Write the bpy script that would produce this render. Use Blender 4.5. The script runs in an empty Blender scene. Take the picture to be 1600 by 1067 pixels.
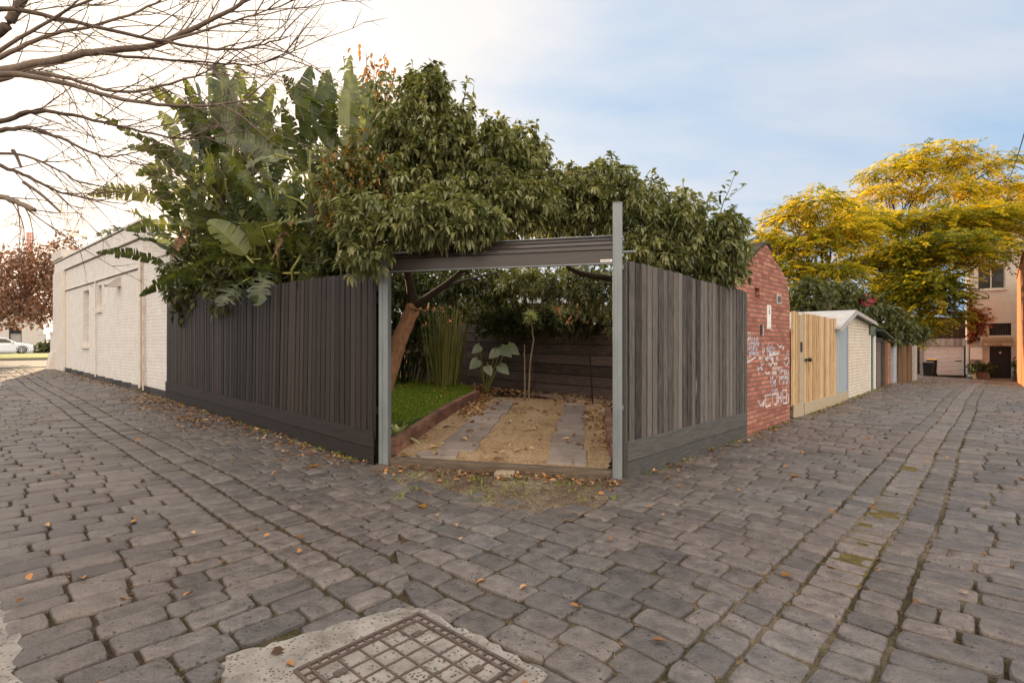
import bpy, math, random
import numpy as np
from mathutils import Vector, Matrix
C = bpy.context.scene.collection
sc = bpy.context.scene
rng = np.random.default_rng(7); random.seed(7)
R = math.radians
# ------------------------------------------------------------------ camera, world, sun, exposure
FPX, HY, HC = 830.0, 538.0, 1.45          # focal length (px of a 1600 px wide picture), horizon row, eye height
cd = bpy.data.cameras.new('camera'); cam = bpy.data.objects.new('camera', cd); C.objects.link(cam)
cam.location = (0, 0, HC); cam.rotation_euler = (R(90), 0, 0)
cd.sensor_width = 36; cd.lens = 36*FPX/1600; cd.shift_y = (HY-533.5)/1600
cd.clip_start = .05; cd.clip_end = 3000
sc.camera = cam
SUN_AZ, SUN_EL = R(-33), R(11.5)
sund = Vector((math.sin(SUN_AZ)*math.cos(SUN_EL), math.cos(SUN_AZ)*math.cos(SUN_EL), math.sin(SUN_EL)))
sl = bpy.data.lights.new('sun', 'SUN'); sl.energy = 4.0; sl.angle = R(.5); sl.color = (1, .72, .42)
so = bpy.data.objects.new('sun', sl); C.objects.link(so)
so.rotation_euler = sund.to_track_quat('Z', 'Y').to_euler(); so.location = (-30, 40, 30)
sc.view_settings.view_transform = 'Standard'; sc.view_settings.look = 'None'
sc.view_settings.exposure = 1.1; sc.view_settings.gamma = 1

def nd(t, typ, ins=None, **props):
    n = t.nodes.new(typ)
    for k, v in props.items(): setattr(n, k, v)
    for k, v in (ins or {}).items():
        s = n.inputs[k]
        if isinstance(v, bpy.types.NodeSocket): t.links.new(v, s)
        else: s.default_value = v
    return n
def math_(t, op, a, b=0.0, clamp=False):
    return nd(t, 'ShaderNodeMath', {0: a, 1: b}, operation=op, use_clamp=clamp).outputs[0]
def mixc(t, f, a, b, blend='MIX'):
    return nd(t, 'ShaderNodeMix', {0: f, 6: a, 7: b}, data_type='RGBA', blend_type=blend).outputs[2]
def ramp(t, f, stops, interp='LINEAR'):
    n = nd(t, 'ShaderNodeValToRGB', {0: f}); cr = n.color_ramp; cr.interpolation = interp
    while len(cr.elements) < len(stops): cr.elements.new(.5)
    for e, (p, c) in zip(cr.elements, stops):
        e.position = p; e.color = tuple(c)+(1,) if hasattr(c, '__len__') else (c, c, c, 1)
    return n.outputs[0]
def noise(t, co, scale, detail=4, rough=.55):
    return nd(t, 'ShaderNodeTexNoise', {'Vector': co, 'Scale': scale, 'Detail': detail, 'Roughness': rough}).outputs[0]
def c4(c): return tuple(c)+(1,)

w = bpy.data.worlds.new('World'); sc.world = w; w.use_nodes = True
t = w.node_tree; t.nodes.clear()
sky = nd(t, 'ShaderNodeTexSky', sky_type='NISHITA', sun_disc=False, sun_elevation=SUN_EL, sun_rotation=SUN_AZ, air_density=1.0, dust_density=1.6, ozone_density=2.0)
gen = nd(t, 'ShaderNodeTexCoord').outputs['Generated']
sep = nd(t, 'ShaderNodeSeparateXYZ', {0: gen})
up = math_(t, 'ADD', math_(t, 'MAXIMUM', sep.outputs[2], 0.0), .22)
cl = nd(t, 'ShaderNodeCombineXYZ', {0: math_(t, 'DIVIDE', sep.outputs[0], up), 1: math_(t, 'DIVIDE', sep.outputs[1], up), 2: .7})
rot = nd(t, 'ShaderNodeMapping', {'Vector': cl.outputs[0], 'Rotation': (0, 0, R(35)), 'Scale': (.55, 1.3, 1)}).outputs[0]
nz = noise(t, rot, 1.15, 6, .55)
dot = nd(t, 'ShaderNodeVectorMath', {0: gen, 1: sund}, operation='DOT_PRODUCT').outputs['Value']
tosun = math_(t, 'MULTIPLY', math_(t, 'ADD', dot, .35), .75, True)             # 1 towards the sun
cover = math_(t, 'ADD', math_(t, 'MULTIPLY', math_(t, 'SUBTRACT', nz, .52), 2.6), math_(t, 'MULTIPLY', math_(t, 'POWER', tosun, 2.3), 1.2), False)
high = math_(t, 'MULTIPLY', math_(t, 'SUBTRACT', sep.outputs[2], .5), 1.6, True)   # cloud thickened overhead, out of view, as fill for the foreground
cover = math_(t, 'MAXIMUM', math_(t, 'MULTIPLY', cover, 1.0, True), math_(t, 'ADD', high, math_(t, 'MULTIPLY', math_(t, 'SUBTRACT', 0.0, sep.outputs[1]), 1.2), True))
ccol = ramp(t, tosun, [(0, (14.2, 12.4, 10.4)), (.36, (3.6, 3.7, 4.0)), (.62, (3.8, 3.8, 3.98)), (.80, (4.2, 4.15, 4.2)), (.92, (4.9, 4.65, 4.45)), (1, (8.0, 6.6, 5.3))])  # first stop brightens the unseen sky behind the camera as fill light
blue = mixc(t, .8, sky.outputs[0], (1.75, 2.85, 4.15, 1))
over = math_(t, 'MULTIPLY', math_(t, 'SUBTRACT', sep.outputs[2], .55), 4.0, True)   # added brightness in the unseen overhead cloud, lifts the foreground
skyc = mixc(t, cover, blue, mixc(t, over, ccol, (13.0, 11.4, 9.7, 1)))
bg = nd(t, 'ShaderNodeBackground', {'Color': skyc, 'Strength': .1})
t.links.new(bg.outputs[0], nd(t, 'ShaderNodeOutputWorld').inputs[0])

# ------------------------------------------------------------------ helpers
def tag(o, label=None, cat=None, group=None, kind=None):
    for k, v in (('label', label), ('category', cat), ('group', group), ('kind', kind)):
        if v: o[k] = v
    return o
def thing(name, label, cat, loc=(0, 0, 0), rz=0, group=None):
    o = bpy.data.objects.new(name, None); C.objects.link(o)
    o.empty_display_size = .2; o.location = loc; o.rotation_euler = (0, 0, rz)
    return tag(o, label, cat, group)
class MB:
    def __init__(s): s.v = []; s.f = []; s.t = []
    def add(s, vs, fs, tone=.5):
        n = len(s.v); s.v += [tuple(p) for p in vs]; s.f += [tuple(i+n for i in f) for f in fs]
        s.t += list(tone) if hasattr(tone, '__len__') else [tone]*len(vs)
        return s
    def hexa(s, p, tone=.5):                       # 4 bottom (ccw) + 4 top
        return s.add(p, [(3, 2, 1, 0), (4, 5, 6, 7), (0, 1, 5, 4), (1, 2, 6, 5), (2, 3, 7, 6), (3, 0, 4, 7)], tone)
    def box(s, x0, x1, y0, y1, z0, z1, tone=.5):
        return s.hexa([(x0, y0, z0), (x1, y0, z0), (x1, y1, z0), (x0, y1, z0), (x0, y0, z1), (x1, y0, z1), (x1, y1, z1), (x0, y1, z1)], tone)
    def prism(s, pts, y0, y1, tone=.5, axis='y'):  # outline in (x,z) pushed along y
        n = len(pts)
        mk = {'y': lambda a, b, y: (a, y, b), 'z': lambda a, b, y: (a, b, y), 'x': lambda a, b, y: (y, a, b)}[axis]
        vs = [mk(a, b, y0) for a, b in pts]+[mk(a, b, y1) for a, b in pts]
        return s.add(vs, [tuple(range(n)), tuple(range(2*n-1, n-1, -1))]+[(i, i+n, (i+1) % n+n, (i+1) % n) for i in range(n)], tone)
    def tube(s, pts, rad, n=6, tone=.5, cap=True):
        P = [Vector(p) for p in pts]; m = len(P)
        rad = rad if hasattr(rad, '__len__') else [rad]*m
        vs = []; fs = []; ref = Vector((.31, .2, .93))
        for i in range(m):
            d = (P[min(i+1, m-1)]-P[max(i-1, 0)]).normalized()
            if abs(d.dot(ref)) > .95: ref = Vector((1, .1, .1))
            a = d.cross(ref).normalized(); b = d.cross(a)
            for k in range(n):
                q = 2*math.pi*k/n; vs.append(P[i]+(a*math.cos(q)+b*math.sin(q))*rad[i])
        for i in range(m-1):
            for k in range(n): fs.append((i*n+k, i*n+(k+1) % n, (i+1)*n+(k+1) % n, (i+1)*n+k))
        if cap: fs += [tuple(range(n-1, -1, -1)), tuple(range((m-1)*n, m*n))]
        return s.add(vs, fs, tone)
    def build(s, name, mat, parent=None, smooth=False, bevel=0, off=None):
        me = bpy.data.meshes.new(name)
        off = off or (0, 0, 0)
        me.from_pydata([(a-off[0], b-off[1], c-off[2]) for a, b, c in s.v], [], s.f)
        me.attributes.new('tone', 'FLOAT', 'POINT').data.foreach_set('value', np.array(s.t, dtype=np.float32))
        me.materials.append(mat)
        o = bpy.data.objects.new(name, me); C.objects.link(o); o.parent = parent
        if smooth: me.polygons.foreach_set('use_smooth', [True]*len(me.polygons))
        if bevel:
            b = o.modifiers.new('bevel', 'BEVEL'); b.width = bevel; b.segments = 2; b.limit_method = 'ANGLE'
        me.update(); return o
def trimesh(name, V, T, tone, mat, parent=None, off=(0, 0, 0), smooth=False):
    me = bpy.data.meshes.new(name)
    V = np.asarray(V, np.float32)-np.array(off, np.float32); T = np.asarray(T, np.int32)
    me.vertices.add(len(V)); me.vertices.foreach_set('co', V.ravel())
    me.loops.add(T.size); me.loops.foreach_set('vertex_index', T.ravel())
    me.polygons.add(len(T)); me.polygons.foreach_set('loop_start', np.arange(len(T), dtype=np.int32)*3)
    me.update(calc_edges=True)
    me.attributes.new('tone', 'FLOAT', 'POINT').data.foreach_set('value', np.asarray(tone, np.float32))
    if smooth: me.polygons.foreach_set('use_smooth', np.ones(len(T), bool))
    me.materials.append(mat)
    o = bpy.data.objects.new(name, me); C.objects.link(o); o.parent = parent
    return o
def nrm(a): return a/np.maximum(np.linalg.norm(a, axis=-1, keepdims=True), 1e-9)
LT = np.array([(0, 2, 1), (0, 1, 3), (1, 2, 5), (1, 5, 4), (1, 4, 6), (1, 6, 3), (4, 5, 7), (4, 7, 6)])
def leaves(P, D, L, W, tone, droop=.3, fold=.25):
    """each leaf: folded midrib blade with two side points per half; returns verts, tris, tone"""
    P = np.asarray(P); n = len(P); D = nrm(np.asarray(D)); L = np.broadcast_to(L, n)[:, None]; W = np.broadcast_to(W, n)[:, None]
    U = np.tile([0, 0, 1.], (n, 1))+rng.normal(0, .35, (n, 3))
    S = nrm(np.cross(D, U)); N = np.cross(S, D); g = np.array([0, 0, -1.])
    def m(tt): return P+D*L*tt+g*droop*L*tt**2
    a, b = m(.32), m(.66); up_ = N*fold*W
    vs = np.stack([P, a, a+S*W*.5+up_, a-S*W*.5+up_, b, b+S*W*.43+up_, b-S*W*.43+up_, m(1.)], 1)
    T = (LT[None]+8*np.arange(n)[:, None, None]).reshape(-1, 3)
    return vs.reshape(-1, 3), T, np.repeat(np.broadcast_to(tone, n), 8)
def bits(P, D, L, W, tone):
    """cheap leaf: one diamond of two triangles"""
    P = np.asarray(P); n = len(P); D = nrm(np.asarray(D)); L = np.broadcast_to(L, n)[:, None]; W = np.broadcast_to(W, n)[:, None]
    S = nrm(np.cross(D, np.tile([0, 0, 1.], (n, 1))+rng.normal(0, .5, (n, 3))))
    vs = np.stack([P, P+D*L*.5+S*W*.5, P+D*L, P+D*L*.5-S*W*.5], 1)
    T = (np.array([(0, 1, 2), (0, 2, 3)])[None]+4*np.arange(n)[:, None, None]).reshape(-1, 3)
    return vs.reshape(-1, 3), T, np.repeat(np.broadcast_to(tone, n), 4)
def join(parts):
    V = []; T = []; K = []; o = 0
    for v, tt, k in parts: V.append(v); T.append(tt+o); K.append(k); o += len(v)
    return np.concatenate(V), np.concatenate(T), np.concatenate(K)
def gz(x):                                          # the ground climbs to the left, falls away to the far right
    return np.clip(.031*(-1.6-np.asarray(x, float)), 0, .5)+np.minimum(0, -.05*(np.maximum(np.asarray(x, float), 14)-14)).clip(-1.3)
def at(u, v, Y): return Vector(((u-800)/FPX*Y, Y, HC-(v-HY)/FPX*Y))
def unit(vp):
    d = np.array([vp-800., FPX]); return d/np.linalg.norm(d)
dL, dR, dW = unit(-94), unit(1560), unit(-170)
F0, G0, W0 = np.array([-1.642, 6.43]), np.array([1.215, 5.73]), np.array([-7.95, 12.29])
class Line:                                         # a vertical wall plane: local x along it
    def __init__(s, o, d): s.o, s.d, s.rz = np.array(o, float), np.array(d, float), math.atan2(d[1], d[0])
    def x(s, u, off=0):
        o = s.o+off*np.array([-s.d[1], s.d[0]]); k = (u-800)/FPX
        return (k*o[1]-o[0])/(s.d[0]-k*s.d[1])
    def z(s, u, v, off=0):
        Y = s.o[1]+off*s.d[0]+s.x(u, off)*s.d[1]; return HC-(v-HY)/FPX*Y
    def w(s, x, y=0): return s.o+x*s.d+y*np.array([-s.d[1], s.d[0]])
    def g(s, x): return float(gz(s.w(x)[0]))
FL, RL, WL = Line(F0, dL), Line(G0, dR), Line(W0, dW)

# ------------------------------------------------------------------ materials
def material(name):
    m = bpy.data.materials.new(name); m.use_nodes = True; t = m.node_tree; t.nodes.clear()
    out = nd(t, 'ShaderNodeOutputMaterial'); return m, t, out
def coord(t, stretch=(1, 1, 1)):
    co = nd(t, 'ShaderNodeTexCoord').outputs['Object']
    return co if stretch == (1, 1, 1) else nd(t, 'ShaderNodeMapping', {'Vector': co, 'Scale': stretch}).outputs[0]
def tonev(t): return nd(t, 'ShaderNodeAttribute', attribute_name='tone').outputs['Fac']
def surf(name, c1, c2, rough=.8, ns=6, bump=.3, bs=60, tw=.5, metal=0, spec=.35, stretch=(1, 1, 1), dist=.01, stain=None, detail=5):
    """colour wanders from c1 to c2 with noise and with the piece's own tone"""
    m, t, out = material(name); co = coord(t, stretch)
    n = noise(t, co, ns, detail, .6)
    f = math_(t, 'ADD', math_(t, 'MULTIPLY', math_(t, 'SUBTRACT', n, .5), 1.9), math_(t, 'ADD', math_(t, 'MULTIPLY', math_(t, 'SUBTRACT', tonev(t), .5), tw*2), .5), True)
    col = mixc(t, f, c4(c1), c4(c2))
    if stain:                                        # worn patches with a shape of their own
        s = ramp(t, noise(t, co, stain[1], 6, .65), [(stain[2], 0), (min(1, stain[2]+.12), 1)])
        col = mixc(t, s, col, c4(stain[0]))
    p = nd(t, 'ShaderNodeBsdfPrincipled', {'Base Color': col, 'Metallic': metal, 'Specular IOR Level': spec})
    t.links.new(ramp(t, n, [(0, max(0, rough-.12)), (1, min(1, rough+.12))]), p.inputs['Roughness'])
    if bump:
        b = nd(t, 'ShaderNodeBump', {'Strength': bump, 'Distance': dist, 'Height': noise(t, co, bs, 6, .65)})
        t.links.new(b.outputs[0], p.inputs['Normal'])
    t.links.new(p.outputs[0], out.inputs[0]); return m
def brick(name, c1, c2, mortar, bw=.24, bh=.086, ms=.01, bump=.6, wear=None, rough=.85, tint=None, painted=False):
    m, t, out = material(name); co = coord(t); s = nd(t, 'ShaderNodeSeparateXYZ', {0: co})
    uv = nd(t, 'ShaderNodeCombineXYZ', {0: math_(t, 'ADD', s.outputs[0], s.outputs[1]), 1: s.outputs[2], 2: 0.0}).outputs[0]
    wob = nd(t, 'ShaderNodeVectorMath', {0: uv, 1: nd(t, 'ShaderNodeVectorMath', {0: nd(t, 'ShaderNodeTexNoise', {'Vector': co, 'Scale': 7.0}).outputs[1], 1: (.012, .012, 0)}, operation='MULTIPLY').outputs[0]}, operation='ADD').outputs[0]
    bt = nd(t, 'ShaderNodeTexBrick', {'Vector': wob, 'Color1': c4(c1), 'Color2': c4(c2), 'Mortar': c4(mortar), 'Scale': 1.0, 'Mortar Size': ms, 'Mortar Smooth': .35, 'Brick Width': bw, 'Row Height': bh, 'Bias': 0.0})
    n = noise(t, co, 3, 6, .65); n2 = noise(t, co, 45, 5, .6)
    col = mixc(t, .55, bt.outputs[0], ramp(t, n2, [(.25, .25), (.75, .8)]), 'OVERLAY')
    col = mixc(t, .5, col, ramp(t, n, [(.3, .35), (.7, .65)]), 'OVERLAY')
    if wear:
        col = mixc(t, ramp(t, noise(t, co, wear[1], 7, .7), [(wear[2], 0), (min(1, wear[2]+.1), wear[3] if len(wear) > 3 else 1)]), col, c4(wear[0]))
    h = math_(t, 'ADD', math_(t, 'MULTIPLY', math_(t, 'SUBTRACT', 1.0, bt.outputs[1]), 1.0), math_(t, 'MULTIPLY', n2, .35))
    b = nd(t, 'ShaderNodeBump', {'Strength': bump, 'Distance': .012, 'Height': h})
    p = nd(t, 'ShaderNodeBsdfPrincipled', {'Base Color': col, 'Roughness': rough, 'Specular IOR Level': .25, 'Normal': b.outputs[0]})
    t.links.new(p.outputs[0], out.inputs[0]); return m
def foliage(name, cols, rough=.45, trans=.35, tc=None, spec=.4):
    """leaf colour picked by each leaf's own tone"""
    m, t, out = material(name); k = len(cols)
    tn = math_(t, 'ADD', tonev(t), math_(t, 'MULTIPLY', math_(t, 'SUBTRACT', noise(t, coord(t), 9, 3), .5), .25), True)
    col = ramp(t, tn, [(i/(k-1), c) for i, c in enumerate(cols)])
    p = nd(t, 'ShaderNodeBsdfPrincipled', {'Base Color': col, 'Roughness': rough, 'Specular IOR Level': spec})
    tl = nd(t, 'ShaderNodeBsdfTranslucent', {'Color': mixc(t, 1.0, col, c4(tc or (1.6, 1.7, .7)), 'MULTIPLY')})
    mx = nd(t, 'ShaderNodeMixShader', {0: trans, 1: p.outputs[0], 2: tl.outputs[0]})
    t.links.new(mx.outputs[0], out.inputs[0]); return m

M = {}
def make_setts():
    m, t, out = material('bluestone_setts'); co = coord(t); tn = tonev(t)
    n = noise(t, co, 9, 6, .65); n2 = noise(t, co, 70, 4, .6); big = noise(t, co, .55, 3)
    hue = ramp(t, noise(t, co, .45, 3), [(.4, 0), (.62, 1)])
    col = mixc(t, hue, mixc(t, tn, (.066, .055, .050, 1), (.160, .128, .110, 1)), mixc(t, tn, (.062, .056, .055, 1), (.144, .129, .122, 1)))
    col = mixc(t, .9, col, ramp(t, n, [(.25, .22), (.78, .8)]), 'OVERLAY')
    col = mixc(t, ramp(t, big, [(.45, 0), (.68, .5)]), col, mixc(t, .5, col, (.125, .098, .078, 1)))
    col = mixc(t, .45, col, ramp(t, n2, [(.3, .3), (.7, .7)]), 'OVERLAY')
    vor = nd(t, 'ShaderNodeTexVoronoi', {'Vector': nd(t, 'ShaderNodeMapping', {'Vector': co, 'Scale': (26, 26, 26)}).outputs[0], 'Scale': 1.0})
    pit = math_(t, 'MULTIPLY', math_(t, 'LESS_THAN', vor.outputs[0], .2), math_(t, 'GREATER_THAN', noise(t, co, 6, 2), .52))
    col = mixc(t, math_(t, 'MULTIPLY', pit, .8), col, (.02, .018, .017, 1))
    moss = ramp(t, noise(t, co, 2.3, 7, .75), [(.6, 0), (.72, .5)])
    col = mixc(t, moss, col, (.12, .105, .06, 1))
    h = math_(t, 'SUBTRACT', math_(t, 'ADD', n, math_(t, 'MULTIPLY', n2, .35)), math_(t, 'MULTIPLY', pit, .6))
    b = nd(t, 'ShaderNodeBump', {'Strength': 1.0, 'Distance': .014, 'Height': h})
    p = nd(t, 'ShaderNodeBsdfPrincipled', {'Base Color': col, 'Specular IOR Level': .55, 'Normal': b.outputs[0]})
    t.links.new(ramp(t, n, [(.3, .38), (.7, .72)]), p.inputs['Roughness'])
    t.links.new(p.outputs[0], out.inputs[0]); return m
M['sett'] = make_setts()
def make_joint():
    m, t, out = material('joint_dirt'); co = coord(t)
    n = noise(t, co, 1.1, 5, .6); n2 = noise(t, co, 60, 5, .7)
    n = math_(t, 'ADD', n, math_(t, 'MULTIPLY', nd(t, 'ShaderNodeMapRange', {0: nd(t, 'ShaderNodeSeparateXYZ', {0: co}).outputs[0], 1: -1.5, 2: 1.0}).outputs[0], .13))   # sandier towards the right lane
    col = ramp(t, n, [(.3, (.04, .029, .021)), (.45, (.07, .049, .032)), (.56, (.06, .052, .024)), (.7, (.19, .15, .10))])
    col = mixc(t, .8, col, ramp(t, n2, [(.3, .2), (.7, .8)]), 'OVERLAY')
    b = nd(t, 'ShaderNodeBump', {'Strength': 1.0, 'Distance': .015, 'Height': n2})
    p = nd(t, 'ShaderNodeBsdfPrincipled', {'Base Color': col, 'Roughness': .95, 'Normal': b.outputs[0], 'Specular IOR Level': .1})
    t.links.new(p.outputs[0], out.inputs[0]); return m
M['joint'] = make_joint()
def make_gravel(name, cols, scale, stops):
    m, t, out = material(name); co = coord(t)
    vor = nd(t, 'ShaderNodeTexVoronoi', {'Vector': co, 'Scale': scale})
    n = noise(t, co, 1.4, 6, .7)
    col = ramp(t, n, [(s, c) for s, c in zip(stops, cols)])
    col = mixc(t, .75, col, ramp(t, nd(t, 'ShaderNodeSeparateColor', {0: vor.outputs[1]}).outputs[0], [(0, .18), (1, .82)]), 'OVERLAY')
    b = nd(t, 'ShaderNodeBump', {'Strength': 1.0, 'Distance': .02, 'Height': math_(t, 'ADD', math_(t, 'MULTIPLY', vor.outputs[0], -1.2), noise(t, co, 12, 6))})
    p = nd(t, 'ShaderNodeBsdfPrincipled', {'Base Color': col, 'Roughness': .9, 'Normal': b.outputs[0], 'Specular IOR Level': .2})
    t.links.new(p.outputs[0], out.inputs[0]); return m
M['gravel'] = make_gravel('gravel', [(.30, .185, .10), (.52, .355, .20), (.64, .47, .30)], 75, (.3, .5, .7))
M['dirt'] = make_gravel('dirt', [(.075, .05, .032), (.15, .105, .068), (.27, .22, .15)], 60, (.3, .48, .64))
M['mulch'] = make_gravel('mulch', [(.02, .014, .01), (.05, .03, .02), (.09, .055, .03)], 45, (.3, .5, .7))
def make_concrete():
    m, t, out = material('aggregate_concrete'); co = coord(t)
    vor = nd(t, 'ShaderNodeTexVoronoi', {'Vector': co, 'Scale': 58.0})
    msk = math_(t, 'MULTIPLY', math_(t, 'LESS_THAN', vor.outputs[0], math_(t, 'MULTIPLY', noise(t, co, 4, 5), .75)), math_(t, 'GREATER_THAN', nd(t, 'ShaderNodeSeparateColor', {0: vor.outputs[1]}).outputs[1], .45))
    n = noise(t, co, 5, 6, .7)
    col = mixc(t, msk, ramp(t, n, [(.3, (.13, .11, .092)), (.62, (.30, .27, .24))]), ramp(t, nd(t, 'ShaderNodeSeparateColor', {0: vor.outputs[1]}).outputs[0], [(0, (.05, .055, .045)), (1, (.17, .14, .11))]))
    b = nd(t, 'ShaderNodeBump', {'Strength': .6, 'Distance': .006, 'Height': math_(t, 'ADD', noise(t, co, 80, 4), msk)})
    p = nd(t, 'ShaderNodeBsdfPrincipled', {'Base Color': col, 'Roughness': .85, 'Normal': b.outputs[0]})
    t.links.new(p.outputs[0], out.inputs[0]); return m
M['concrete'] = make_concrete()
MOSS = surf('gutter_moss', (.05, .04, .012), (.19, .14, .035), .95, 14, 1.0, 70, .5, dist=.02)
M['cast_iron'] = surf('cast_iron', (.06, .045, .038), (.14, .1, .08), .7, 14, .5, 90)
M['paling_dark'] = surf('black_stained_paling', (.007, .005, .004), (.042, .029, .023), .6, 9, .7, 60, .85, stretch=(6, 6, .55), stain=((.15, .11, .09), 5, .67), dist=.006, spec=.4)
M['paling_grey'] = surf('weathered_grey_paling', (.028, .024, .022), (.175, .155, .14), .8, 9, .8, 60, .6, stretch=(6, 6, .5), stain=((.27, .235, .21), 4, .62), dist=.006)
M['plinth_dark'] = surf('dark_plinth_board', (.013, .010, .009), (.046, .036, .031), .7, 9, .6, 60, .5, stretch=(.5, 6, 6), stain=((.12, .1, .08), 4, .68), dist=.006)
M['plinth_grey'] = surf('grey_plinth_board', (.045, .043, .04), (.13, .125, .115), .8, 9, .6, 60, .5, stretch=(.5, 6, 6), stain=((.2, .18, .14), 4, .66), dist=.006)
M['sleeper'] = surf('worn_sleeper', (.06, .045, .035), (.2, .15, .105), .9, 9, .8, 60, .5, stretch=(.6, 6, 6), dist=.01)
M['galv'] = surf('galvanised_steel', (.15, .17, .18), (.25, .27, .275), .5, 3, .15, 120, .3, metal=.35, stretch=(3, 3, .7), stain=((.33, .28, .24), 5, .74))
M['door_brown'] = surf('brown_door_steel', (.032, .024, .022), (.062, .047, .043), .4, 4, .1, 90, .5, metal=.0, spec=.5, stretch=(.4, 3, 3))
M['alu'] = surf('aluminium', (.5, .45, .4), (.65, .6, .55), .35, 5, .1, 90, .3, metal=.6)
M['wbrick'] = brick('white_painted_brick', (.66, .61, .56), (.69, .64, .59), (.56, .51, .46), .24, .086, .008, .6, wear=((.5, .42, .34), 2.2, .70, .5), rough=.6)
M['wrender'] = surf('white_render', (.54, .49, .43), (.67, .61, .55), .7, 3, .25, 30, .3, stain=((.45, .38, .31), 2.5, .7))
M['bluestone'] = surf('bluestone_plinth', (.03, .028, .03), (.09, .08, .075), .85, 8, .8, 40, .5)
M['rbrick'] = brick('old_red_brick', (.27, .085, .06), (.46, .20, .14), (.19, .12, .095), .23, .076, .011, 1.0, wear=((.50, .36, .29), 3.2, .66, .6))
M['obrick'] = brick('orange_brick', (.48, .17, .07), (.55, .22, .1), (.4, .22, .12), .235, .082, .009, .7)
M['cbrick'] = brick('cream_painted_brick', (.60, .53, .43), (.66, .59, .49), (.43, .36, .29), .24, .086, .01, .8, wear=((.32, .24, .18), 2.6, .66, .7))
M['edgebrick'] = brick('edging_brick', (.24, .11, .075), (.34, .17, .12), (.2, .15, .11), .23, .08, .01, .9, wear=((.3, .24, .2), 4, .62, .6))
M['moss'] = surf('mossy_coping', (.035, .035, .018), (.1, .085, .055), .95, 7, 1.0, 40, .5, dist=.03)
M['white'] = surf('white_paint', (.74, .72, .68), (.82, .8, .77), .5, 5, .1, 60, .3)
M['black'] = surf('black_marks', (.015, .015, .015), (.03, .03, .03), .6, 5, 0)
M['graffiti'] = surf('faded_spray_paint', (.42, .42, .47), (.74, .70, .68), .7, 22, 0, 50, .6)
M['graffiti_blue'] = surf('faded_blue_spray', (.30, .34, .46), (.55, .56, .62), .7, 22, 0, 50, .6)
M['newtimber'] = surf('raw_pine_paling', (.32, .19, .09), (.66, .48, .28), .75, 8, .5, 60, .55, stretch=(6, 6, .5), stain=((.24, .12, .045), 3, .6), dist=.005)
M['newplinth'] = surf('raw_pine_plinth', (.3, .24, .16), (.5, .41, .29), .8, 8, .5, 60, .5, stretch=(.6, 6, 6))
M['bluesheet'] = surf('grey_blue_boards', (.22, .27, .31), (.36, .40, .43), .75, 5, .4, 50, .5, stretch=(5, 5, .5), stain=((.2, .18, .16), 3, .72))
M['awning_sheet'] = surf('pale_roof_sheet', (.30, .30, .30), (.44, .43, .43), .5, 3, .2, 40, .4)
M['green_metal'] = surf('green_door_steel', (.05, .085, .06), (.1, .15, .11), .55, 5, .2, 60, .5)
M['green_dark'] = surf('dark_green_sheet', (.03, .05, .04), (.06, .085, .065), .6, 5, .2, 60, .5)
M['taupe_metal'] = surf('taupe_door_steel', (.11, .085, .08), (.18, .145, .135), .55, 5, .2, 60, .5)
M['grey_door'] = surf('pale_grey_door_steel', (.62, .6, .59), (.74, .72, .71), .5, 5, .2, 60, .5)
M['fascia'] = surf('weathered_fascia', (.2, .19, .17), (.5, .48, .45), .85, 12, .4, 40, .5, stretch=(3, 3, .6))
M['oldtimber'] = surf('old_brown_paling', (.06, .035, .02), (.22, .13, .07), .85, 8, .6, 60, .6, stretch=(5, 5, .5))
M['render'] = surf('house_render', (.50, .46, .40), (.62, .575, .51), .9, 4, .5, 25, .3, stain=((.27, .22, .18), 1.8, .66))
M['glass'] = surf('dark_glass', (.02, .022, .025), (.05, .05, .055), .08, 1.5, 0, spec=.9)
M['curtain'] = surf('pale_blind', (.3, .28, .26), (.42, .4, .38), .6, 4, .1, 50, stretch=(20, 20, 1))
M['dark'] = surf('dark_paint', (.008, .008, .008), (.02, .018, .018), .5, 6, .2, 50)
M['stone'] = surf('weathered_stone', (.22, .16, .11), (.42, .35, .25), .9, 9, .8, 40, .5, stain=((.33, .12, .07), 4, .63))
M['bark_pale'] = surf('pale_bark', (.22, .10, .05), (.60, .34, .19), .85, 7, .8, 45, .5, stretch=(3, 3, .8), stain=((.1, .075, .05), 6, .62), dist=.02)
M['bark'] = surf('grey_brown_bark', (.075, .052, .04), (.20, .148, .115), .85, 9, .6, 50, .5)
M['bark_dark'] = surf('dark_bark', (.025, .017, .012), (.07, .048, .032), .9, 9, .6, 50, .5)
M['asphalt'] = surf('asphalt', (.09, .092, .098), (.13, .132, .138), .85, 4, .5, 120, .3)
M['kerbstone'] = surf('bluestone_kerb', (.13, .115, .105), (.22, .2, .185), .9, 6, .5, 50, .4)
M['grass_far'] = surf('verge_grass', (.10, .14, .02), (.22, .26, .045), .95, 3, 1, 60, .5)
M['lawn'] = surf('lawn_base', (.07, .11, .015), (.13, .18, .025), .95, 5, 1, 90, .4, dist=.03)
M['grass'] = foliage('lawn_blades', [(.09, .15, .016), (.17, .25, .026), (.34, .36, .07)], .6, .4, spec=.2)
M['paver'] = surf('grey_paver', (.21, .17, .15), (.35, .29, .255), .9, 6, .5, 60, .6, stain=((.16, .125, .095), 3, .64))
M['shrub'] = foliage('dogwood_leaves', [(.044, .054, .020), (.115, .135, .05), (.20, .215, .09), (.29, .29, .145), (.34, .17, .045)], .4, .28, (1.6, 1.5, .6), .45)
M['orange_leaf'] = foliage('turning_leaves', [(.10, .07, .02), (.26, .12, .025), (.36, .18, .03), (.3, .08, .02)], .6, .45, (1.6, 1.4, .6))
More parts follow.
